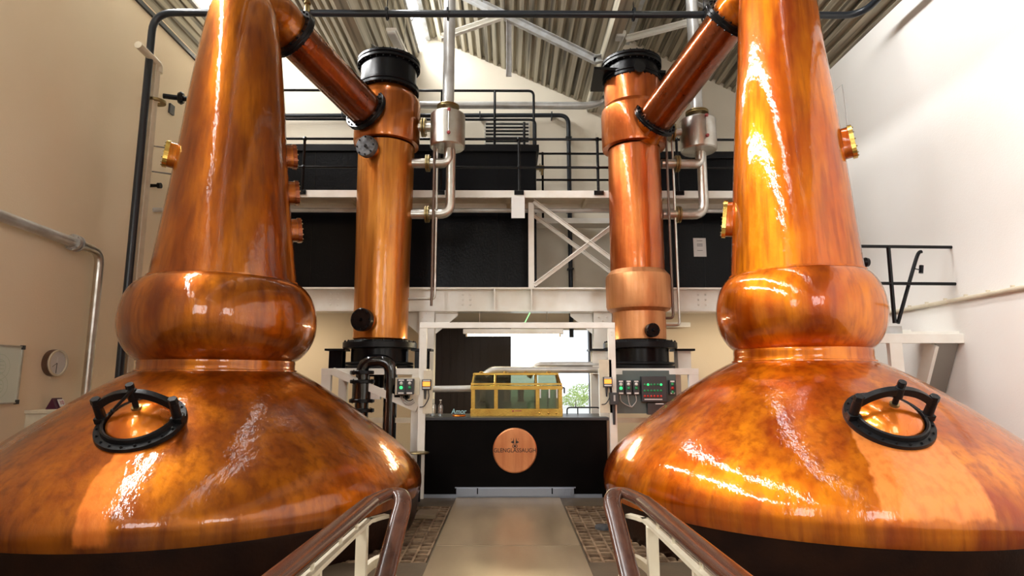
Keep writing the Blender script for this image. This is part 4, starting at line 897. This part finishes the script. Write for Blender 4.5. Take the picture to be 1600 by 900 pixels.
p = atY(1012, 630, YQ-.1); q = atY(1036, 648, YQ-.1); mb = MB(); mb.box(p.x, q.x, YQ-.1, YQ, q.z, p.z); obj('junction_box', mb, M_box, t, smooth=False)
for x, l, lab in ((969, (M_paper, M_green), 'switch box with bright green lamp, first on the left of the control board'), (981, (M_paper, M_greend), 'middle one of the three switch boxes left of the lamp enclosure'), (993, (M_paper, M_greend), 'switch box immediately left of the big lamp enclosure'), (1049, (M_greend, M_red, M_greend), 'three-button switch box at the right end of the control board')):
    switch(x, 605, YQ, l, lab, 10, 22)
for i, x in enumerate((969, 981, 993)):
    p = atY(x, 617, YQ-.03); q = atY(987, 636, YQ-.03); mb = MB(); mb.tube(catm([p, p+Vector((.01, 0, -.09)), (p+q)/2+Vector((0, 0, -.06)), q]), .008, 8); obj('cable', mb, M_cable, t)
p = atY(960, 622, YP-.1); t = thing('isolator_switch', 'black rotary isolator on the right frame post', 'switch', (p.x, YP-.03, p.z-.1))
mb = MB(); mb.box(p.x-.06, p.x+.06, YP-.1, YP+.03, p.z-.1, p.z+.08); obj('case', mb, M_box, t, smooth=False, bevel=.006); mb = MB(); mb.box(p.x-.012, p.x+.012, YP-.12, YP-.1, p.z-.045, p.z+.045); obj('knob', mb, M_cable, t, smooth=False); mb = MB(); mb.cyl((p.x, YP-.03, p.z-.4), (p.x, YP-.03, p.z-.1), .02, .025, 10); obj('cable', mb, M_box, t)

# ------------------------------------------------------------------ walkway plates and gratings
for i, (y0, y1, lab) in enumerate(((6.82, YN-.06, 'worn steel walkway plate running up to the counter'), (2.0, 6.80, 'nearer worn steel walkway plate between the handrails'))):
    mb = MB(); mb.box(-.78, .78, y0, y1, 0, .012); tag(obj('walkway_plate', mb, M_plate, smooth=False, bevel=.003), lab, 'floor plate')
def grating(x0, x1, lab):
    t = MB(); n = int((x1-x0)/.125)
    for i in range(n+1):
        X = x0+i*(x1-x0)/n; t.box(X-.011, X+.011, PY0+.01, PY1-.01, -.05, -.002)
    rows = int((PY1-PY0)/.135)
    for j in range(rows+1):
        Y = PY0+.02+j*(PY1-PY0-.04)/rows
        for i in range(n):
            X = x0+i*(x1-x0)/n; w_ = (x1-x0)/n; o = .05 if i % 2 else 0
            Yj = min(Y+o, PY1-.02); t.prism([(X, Yj, -.05), (X+w_, Yj+.0, -.05), (X+w_, Yj+.022, -.05), (X+w_/2, Yj+.045, -.05), (X, Yj+.022, -.05)], (0, 0, .045))
    return tag(obj('floor_grating', t, M_grate, smooth=False), lab, 'grating', 'cast floor gratings')
grating(.82, 3.28, 'rusty openwork floor grating right of the walkway plate'); grating(-3.28, -.82, 'rusty openwork floor grating left of the walkway plate')
p = atY(680, 800, 8.5); mb = MB(); mb.box(-1.20, -.93, 8.1, 8.45, .0, .05); tag(obj('floor_box', mb, M_plate, smooth=False, bevel=.004), 'flat steel cover box on the left grating near the counter', 'box')
mb = MB(); mb.cyl((1.16, 7.6, -.0), (1.16, 7.6, .03), .11, .11, 28); tag(obj('drain_cover', mb, M_castg), 'round dark drain disc on the right grating', 'drain cover')

# ------------------------------------------------------------------ handrails in the foreground
def handrail(s, xo, xi, lab):
    zt = 1.165; t = thing('handrail', lab, 'handrail', (s*xo, 2.4, 0))
    pf = []; 
    for i in range(24):
        a = 2*PI*i/24; ca, sa = math.cos(a), math.sin(a); pf.append((math.copysign(abs(ca)**.7, ca)*.047, math.copysign(abs(sa)**.75, sa)*.025+.008))
    xm = (xo+xi)/2
    path_ = [(s*(xo+.10), -.6, zt), (s*(xo+.035), 1.5, zt), (s*xo, 3.05, zt), (s*(xo-.01), 3.22, zt), (s*(xo-.045), 3.35, zt+.004), (s*xm, 3.41, zt+.006), (s*(xi+.03), 3.38, zt+.003), (s*xi, 3.30, zt-.03), (s*(xi-.0), 3.18, zt-.095), (s*xi, 2.9, zt-.24), (s*xi, 2.2, zt-.60), (s*xi, 1.3, .10)]
    path_ = catm(path_, 8)
    obj('rail_cap', MB().tube(path_, 1, prof=pf, upv=(0, 0, 1)), M_rail, t)
    # cream flat bars below the cap
    bar = [(-.014, -.005), (.014, -.005), (.014, .005), (-.014, .005)]
    up = MB(); up.tube([Vector(p)+Vector((0, 0, -.075)) for p in catm([(s*(xo+.10), -.6, zt), (s*(xo+.035), 1.5, zt), (s*xo, 3.0, zt), (s*(xo-.02), 3.18, zt), (s*xm, 3.27, zt)], 6)], 1, prof=[(-.02, -.009), (.02, -.009), (.02, .009), (-.02, .009)], upv=(0, 0, 1)); obj('upper_bar', up, M_cream, t, smooth=False)
    dn = .34
    lo = MB(); lo.tube([Vector(p)+Vector((0, 0, -dn)) for p in catm([(s*(xo+.10), -.6, zt), (s*(xo+.035), 1.5, zt), (s*xo, 2.95, zt), (s*xo, 3.12, zt+.04), (s*xm, 3.2, zt+.07), (s*(xi+.01), 3.1, zt+.02), (s*(xi+.0), 2.9, zt-.16), (s*xi, 2.3, zt-.47)], 6)], 1, prof=[(-.02, -.016), (.02, -.016), (.02, .016), (-.02, .016)], upv=(0, 0, 1)); obj('lower_bar', lo, M_cream, t, smooth=False)
    for y in (3.06, 1.9, .7):
        X = s*(xo+.035*(3.05-y)/1.5 if y < 3 else xo); h = zt-.08 if y > 3 or y < 1 else zt-.08
        mb = MB(); mb.box(X-.027, X+.027, y-.02, y+.02, 0.0, h); obj('post', mb, M_cream, t, smooth=False, bevel=.004)
    mb = MB(); mb.box(s*xi-.022, s*xi+.022, 2.62, 2.66, 0, zt-.37); obj('post', mb, M_cream, t, smooth=False, bevel=.004)
    for y in (.3, .9, 1.45, 2.0, 2.35, 2.7, 2.95):
        X = s*(xo+.035*max(0, 3.05-y)/1.5); mb = MB(); mb.cyl((X, y, zt-.07), (X, y, zt-.005), .008, .008, 8); obj('cap_pin', mb, M_cream, t)
    mb = MB(); X = s*(xo+.02); mb.box(X-.012, X+.012, 2.42, 2.45, 0, zt-.08); obj('baluster', mb, M_cream, t, smooth=False)
handrail(-1, .705, .555, 'brown-capped cream handrail in the left foreground curving back on itself')
handrail(1, .70, .55, 'brown-capped cream handrail in the right foreground curving back on itself')

# ------------------------------------------------------------------ roof steelwork, lights, big pipe
YTn = 11.2
def member(nm, x0, y0, x1, y1, wd, lab, Y=YTn, th=None, m=None, Y2=None):
    p = atY(x0, y0, Y); q = atY(x1, y1, Y2 or Y); mb = MB(); h = th or wd
    mb.beam(p, q, .02, h); mb.beam(p+Vector((0, -.04, h/2)), q+Vector((0, -.04, h/2)), .10, .015); mb.beam(p+Vector((0, -.04, -h/2)), q+Vector((0, -.04, -h/2)), .10, .015)
    tag(obj(nm, mb, m or M_truss, smooth=False), lab, 'roof strut', None)
member('roof_strut', 715, -10, 930, 95, .16, 'grey channel strut sloping down right across the middle of the roof')
member('roof_strut', 410, -4, 606, 90, .16, 'grey channel strut sloping down behind the left condenser cap')
member('roof_strut', 690, 60, 790, 26, .10, 'slim pale strut rising right below the roof, left of the hanging post', m=M_steelw)
member('roof_strut', 978, 62, 1110, 28, .10, 'slim pale strut rising right near the right condenser cap', m=M_steelw)
member('roof_strut', 1060, -12, 1130, 22, .16, 'short grey strut above the right copper arm')
member('roof_strut', 928, 95, 952, 91, .14, 'short level strut end meeting the right valley gutter')
p0 = atY(795, 118, YTn); mb = MB(); mb.box(p0.x-.055, p0.x+.055, YTn+.02, YTn+.05, p0.z, roofline(p0.x)-.03); mb.box(p0.x-.055, p0.x-.04, YTn-.05, YTn+.02, p0.z, roofline(p0.x)-.04); tag(obj('roof_hanger', mb, M_truss, smooth=False), 'upright steel hanger dropping from the roof at the centre', 'hanger')
def batten(x0, y0, x1, y1, lab):
    Xv = xY(x0, y0, 10.2); p = atY(x0, y0, 10.2); q = Vector((p.x, p.y+1.55, p.z-.02)); t = thing('ceiling_light', lab, 'light', (p.x, p.y, p.z), 'unlit battens under the roof valleys')
    q = atY(x1, y1, 11.8)
    mb = MB(); mb.beam(p, q, .20, .07); obj('housing', mb, M_steelw, t, smooth=False, bevel=.015)
    mb = MB(); mb.beam(p+Vector((0, 0, -.055)), q+Vector((0, 0, -.055)), .16, .06); obj('diffuser', mb, M_white, t, bevel=.02)
    for f_ in (.12, .88): c = p.lerp(q, f_); mb = MB(); mb.cyl(c+Vector((0, 0, .03)), (c.x, c.y, roofline(c.x)-.02), .008, .008, 8); obj('suspension_rod', mb, M_steel, t)
batten(611, 46, 634, 92, 'white batten light hung under the roof left of centre'); batten(970, 50, 950, 95, 'white batten light hung under the roof above the right condenser')
# long dark pipe across the roof, down the left wall
Yp = 10.9; Yp = 9.35; Xl = xY(240, 22, Yp); zr = zY(22, Yp); XR = xY(1347, 28, Yp)
mb = MB(); mb.tube(bend([(Xl, Yp, 0.0), (Xl, Yp, zr-.0), (XR, Yp, zr), (XR, 3.0, zr+.05)], .35, 8), px(5.4, Yp, 8), 20)
t = thing('overhead_pipe', 'long dark grey pipe crossing the hall below the roof and dropping down the left wall', 'pipe', (Xl, Yp, 0)); obj('pipe_run', mb, M_pipeD, t)
for x in (605, 990, 1100, 700): X = xY(x, 22, Yp); mb = MB(); mb.cyl((X, Yp, zr), (X, Yp, roofline(X)-.02), .008, .008, 8); mb.lathe([(.10, -.015), (.112, -.015), (.112, .015), (.10, .015)], (X, Yp, zr), (1, 0, 0), 20, close=True); obj('hanger', mb, M_pipeD, t)
c = Vector((xY(478, 18, Yp-.1), Yp-.05, zY(20, Yp)+.08)); mb = MB(); mb.lathe([(.0001, .1), (.05, .08), (.06, .03), (.035, .01), (.05, -.03), (.05, -.12), (.0001, -.14)], c, n=16); obj('air_vent', mb, M_brassd, t)
# pale boxed pipe and fittings beside it on the left wall
Xq = Xl-.02
t = thing('downpipe', 'cream square boxed downpipe beside the dark pipe on the left wall', 'pipe', (Xq, Yp+.35, 0))
zq = atX(236, 97, Xq).z
mb = MB(); mb.box(Xq-.07, Xq+.07, Yp+.12, Yp+.26, 0, zq); obj('boxed_run', mb, M_cream, t, smooth=False, bevel=.01)
mb = MB(); mb.tube(bend([(Xq+.04, Yp+.25, zq-.1), (Xq+.04, Yp+.25, zq+.03), (Xq+.04, Yp-.35, zq+.06)], .12), .06, 16); obj('elbow', mb, M_cream, t)
z = atX(233, 154, Xq).z; mb = MB(); mb.lathe([(.08, -.02), (.15, -.02), (.15, .02), (.08, .02)], (Xq+.05, Yp+.24, z), n=24, close=True); obj('clamp', mb, M_brassd, t)
Yk = Yp+.9; p = atX(255, 150, WL+.12); mb = MB(); Xw = WL+.05
t = thing('wall_valve', 'black pipe stub with round valve between the left wall and left still neck', 'valve', (WL+.12, p.y, p.z))
mb.tube(bend([(WL+.12, p.y, p.z), (WL+.75, p.y+.2, p.z), (WL+1.35, p.y+.2, p.z-.1)], .2), .05, 14); obj('pipe_stub', mb, M_black, t)
mb = MB(); mb.lathe([(.0001, -.05), (.10, -.05), (.13, 0), (.10, .05), (.0001, .05)], (WL+.42, p.y+.09, p.z), (1, .3, 0), 20); obj('valve_wheel', mb, M_black, t)
p = atX(268, 171, WL+.02); mb = MB(); mb.box(WL+.0, WL+.04, p.y-.08, p.y+.08, p.z-.1, p.z+.1); tag(obj('wall_plate', mb, M_box, smooth=False), 'small dark square plate on the left wall below the black valve', 'plate')
for y, lab in ((228, 'upper thin rod stay from the left wall to the still neck'), (268, 'lower thin rod stay from the left wall to the still neck')):
    p = atX(238, y, WL); q = atY(268, y+4, YS+.3); mb = MB(); mb.cyl(p, q, .012, .012, 8); tag(obj('stay_rod', mb, M_box), lab, 'rod')
for y, lab in ((290, 'short black wall peg beside the cream downpipe'), (558, 'small black bracket low on the dark wall pipe')):
    p = atX(236 if y < 300 else 196, y, WL+.05); mb = MB(); mb.cyl((WL, p.y, p.z), (WL+.22, p.y, p.z), .035, .03, 12); mb.cyl((WL+.18, p.y, p.z), (WL+.24, p.y, p.z), .055, .055, 12); tag(obj('wall_peg', mb, M_black), lab, 'peg')

# ------------------------------------------------------------------ left wall: steam pipe, clock, whiteboard, cabinet
Xa = WL+.16
def wl(x, y): return atX(x, y, Xa)
p0, p1, p2, p3 = wl(-40, 322), wl(118, 380), wl(157, 394), wl(157, 394)
e = wl(139, 620); 
t = thing('elbow_pipe', 'grey steel pipe with coupling running along the left wall and bending down', 'pipe', (Xa, p2.y, 0))
r = px(7, 9.9)
mb = MB(); mb.cyl(p0, p1, r*1.05, r*1.05, 20); obj('straight_run', mb, M_pipeG, t)
mb = MB(); mb.tube(bend([p1-(p1-p0).normalized()*.02, p2, Vector((Xa, p2.y, .0))], .22, 8), r*.92, 20); obj('drop_run', mb, M_steel, t)
d = (p1-p0).normalized(); mb = MB(); mb.lathe([(r*.9, -.07), (r*1.75, -.07), (r*1.75, -.02), (r*1.25, -.015), (r*1.25, .015), (r*1.75, .02), (r*1.75, .05), (r*.9, .05)], p1, d, 28); obj('coupling', mb, M_pipeG, t); bolts(t, p1-d*.07, -d, r*1.5, 8, .014, M_pipeG)
c = atX(80, 567, WL+.0); R = .20
t = thing('wall_clock', 'round wooden-cased clock on the left wall', 'clock', (WL, c.y, c.z-R))
mb = MB(); mb.lathe([(.0001, .0), (R*.98, .0), (R, .02), (R, .10)], (WL, c.y, c.z), (1, 0, 0), 48); obj('case', mb, M_darkwood, t)
mb = MB(); mb.lathe([(R*.86, .09), (R*.86, .115), (R*.98, .118), (R*1.0, .10), (R, .09)], (WL, c.y, c.z), (1, 0, 0), 48); obj('bezel', mb, M_cream, t)
mb = MB(); mb.lathe([(.0001, .085), (R*.88, .085)], (WL, c.y, c.z), (1, 0, 0), 48); obj('dial', mb, M_paper, t)
X = WL+.09
for dy, dz, wd in ((.0, R*.45, .008), (-.005, -R*.78, .006), (-R*.45, -R*.30, .003)):
    mb = MB(); mb.beam((X, c.y, c.z), (X, c.y+dy, c.z+dz), .004, wd*1.6, (0, 1, .2)); obj('hand', mb, M_box if wd < .007 else M_white, t, smooth=False)
p = atX(36, 543, WL+.03); q = atX(28, 628, WL+.03)
t = thing('whiteboard', 'white marker board with green reflections in its colour and faint ring marks on the left wall', 'whiteboard', (WL, p.y-.8, q.z))
y1_ = p.y; y0_ = p.y-2.2; z0_, z1_ = q.z+.0, p.z
mb = MB(); mb.box(WL, WL+.02, y0_, y1_, z0_, z1_); obj('board', mb, M_whiteboard, t, smooth=False)
mb = MB()
for a_, b_, c_, d_ in ((y0_, y1_, z0_-.02, z0_), (y0_, y1_, z1_, z1_+.02), (y1_, y1_+.02, z0_-.02, z1_+.02), (y0_-.02, y0_, z0_-.02, z1_+.02)): mb.box(WL, WL+.035, a_, b_, c_, d_)
obj('frame', mb, M_steel, t, smooth=False)
for zz in (z0_, z1_): mb = MB(); mb.box(WL, WL+.045, y1_-.015, y1_+.03, zz-.03, zz+.03); obj('corner_cap', mb, M_box, t, smooth=False)
mb = MB(); M_mark = mat('faint_green_marks', (.52, .62, .50), rough=.3)
for zc in (z0_+.22, z1_-.28):
    for rr in (.17, .10): mb.lathe([(rr, .021), (rr+.008, .0215)], (WL, y1_-.35, zc), (1, 0, 0), 36)
    for k in range(4): mb.box(WL+.0205, WL+.0215, y1_-.43, y1_-.27, zc-.08+k*.05, zc-.068+k*.05)
obj('ring_marks', mb, M_mark, t, smooth=False)
p = atX(38, 641, WL); zc = p.z
t = thing('filing_cabinet', 'cream low cabinet against the left wall below the clock', 'cabinet', (WL+.25, p.y+.6, 0)); yc0 = p.y; yc1 = p.y+1.5
mb = MB(); mb.box(WL, WL+.42, yc0+.03, yc1, 0, zc-.05); obj('body', mb, M_cream, t, smooth=False, bevel=.006)
mb = MB(); mb.box(WL, WL+.46, yc0, yc1+.02, zc-.05, zc); obj('top', mb, M_cream, t, smooth=False, bevel=.006)
for k in range(2): mb = MB(); mb.box(WL+.42, WL+.435, yc0+.06+k*.72, yc0+.74+k*.72, .08, zc-.08); d_ = obj('door', mb, M_cream, t, smooth=False); mb = MB(); mb.box(WL+.435, WL+.455, yc0+.66+k*.12, yc0+.68+k*.12, zc-.4, zc-.25); obj('handle', mb, M_box, d_, smooth=False)
c = atX(87, 640, WL+.15); c.z = zc
t = thing('desk_calendar', 'small dark red and blue tent calendar on the cream cabinet', 'calendar', c)
mb = MB(); mb.prism([(c.x-.08, c.y-.10, zc), (c.x+.08, c.y-.10, zc), (c.x, c.y-.10, zc+.16)], (0, .20, 0)); obj('tent', mb, M_reddeep, t, smooth=False)
nn = Vector((.18, 0, .09)).normalized(); mb = MB(); q = Vector((c.x+.055, c.y+.03, zc+.085)); mb.obox(q, (Vector((0, 1, 0)), Vector((-.09, 0, .18)).normalized(), nn), (.12, .12, .006)); obj('page', mb, M_paper, t, smooth=False)
mb = MB(); text_mb(mb, '10', .09, q+nn*.005, (0, 1, 0), Vector((-.09, 0, .18)).normalized(), .001); obj('date', mb, M_redv, t, smooth=False)

# ------------------------------------------------------------------ right wall: stair landing, railing, conduit
XW = WR; Yl = 8.55
pR = atY(1516, 528, Yl); XRt = XW; sc_ = XW/pR.x
Yl = Yl*1.0; XL_ = xY(1340, 528, Yl)
z0_, z1_ = zY(536, Yl), zY(521, Yl)
t = thing('stair_landing', 'white steel stair landing fixed to the right wall behind the right still', 'landing', (5.6, Yl, 0))
mb = MB(); mb.box(XL_, XW, Yl, Yl+.08, z0_, z1_); obj('front_beam', mb, M_steelw, t, smooth=False, bevel=.004)
mb = MB(); mb.box(XL_, XW, Yl+.08, Yl+.9, z1_+.0, z1_+.04); mb.box(XL_+.6, XW-.14, Yl+.9, Yl+.95, z1_, z1_+.13); obj('deck', mb, M_steelw, t, smooth=False)
X = xY(1402, 560, Yl); mb = MB(); mb.box(X-.09, X+.09, Yl+.0, Yl+.08, 0, z0_); obj('leg', mb, M_steelw, t, smooth=False)
X = xY(1400, 512, Yl); mb = MB(); mb.box(X-.16, X+.10, Yl+.02, Yl+.25, z1_, z1_+.11); obj('rail_socket', mb, M_truss, t, smooth=False)
# stair flight falling away behind the landing
M_str = mat('grey_stair_steel', (.30, .28, .25), rough=.35, metal=.5)
p = [atY(1462, 537, Yl+.3), atY(1514, 537, Yl+.3)]
fl2 = MB(); fl2.prism([(xY(1462, 537, Yl+.1), Yl+.09, z0_), (XW-.02, Yl+.09, z0_), (XW-.02, Yl+1.25, z0_-2.25), (xY(1462, 537, Yl+.1), Yl+1.25, z0_-2.25)], (0, .12, .06)); obj('stair_soffit', fl2, M_str, t, smooth=False)
mb = MB(); mb.beam((xY(1458, 537, Yl+.1), Yl+.12, z0_), (xY(1458, 537, Yl+.1), Yl+1.28, z0_-2.25), .05, .22); obj('stringer', mb, M_steelw, t, smooth=False)
t = thing('landing_railing', 'black tubular railing on the white landing by the right wall', 'railing', (5.4, Yl, z1_))
Yr = Yl+.05
obj('top_rail', MB().tube(bend([(xY(1340, 384, Yr), Yr, zY(384, Yr)), (xY(1497, 386, Yr), Yr, zY(385.5, Yr)), (XW, Yr, zY(385.5, Yr))], .01), .024, 12), M_black, t)
obj('middle_rail', MB().tube(bend([(xY(1345, 442, Yr), Yr, zY(442, Yr)), (xY(1503, 443, Yr), Yr, zY(443, Yr)), (XW, Yr, zY(443, Yr))], .01), .024, 12), M_black, t)
obj('post', MB().cyl(atY(1388, 386, Yr), atY(1398, 505, Yr), .028, .028, 12), M_black, t)
obj('stair_rail', MB().tube(catm([atY(1403, 505, Yr), atY(1424, 430, Yr+.1), atY(1434, 398, Yr+.15), atY(1440, 393, Yr+.15)]), .026, 12), M_black, t)
mb = MB(); p = atY(1439, 427, Yr+.25); mb.cyl(p, p+Vector((.02, .0, .12)), .03, .03, 12); mb.cyl(atY(1430, 420, Yr+.1), p+Vector((0, 0, .05)), .01, .01, 8); obj('handle_grip', mb, M_black, t)
mb = MB(); a = atX(1700, 430, XW-.04); b = atX(1385, 489, XW-.04); mb.cyl(a, b, .03, .03, 12)
t = thing('wall_conduit', 'thin cream conduit with clips sloping along the white right wall', 'conduit', b); obj('conduit_run', mb, M_cream, t)
for k in range(9):
    c = b.lerp(a, k/9+.05); mb = MB(); mb.box(XW-.05, XW, c.y-.010, c.y+.010, c.z-.03, c.z+.055); obj('clip', mb, M_cream, t, smooth=False)
p = atY(1352, 410, 8.2); mb = MB(); mb.lathe([(.0001, -.04), (.06, -.04), (.07, 0), (.06, .04), (.0001, .04)], p, (1, 0, 0), 18)
tag(obj('round_knob', mb, M_black), 'small black round fitting peeping out beside the right still neck', 'fitting')
p = atX(1310, 135, 4.4); mb = MB(); mb.tube([atY(1303, 143, 8.2), atY(1316, 132, 8.2), atY(1321, 170, 8.2), atY(1325, 210, 8.2)], .008, 8); tag(obj('sight_glass_wire', mb, M_cable), 'thin bent wire above the sight glass on the right still', 'wire')
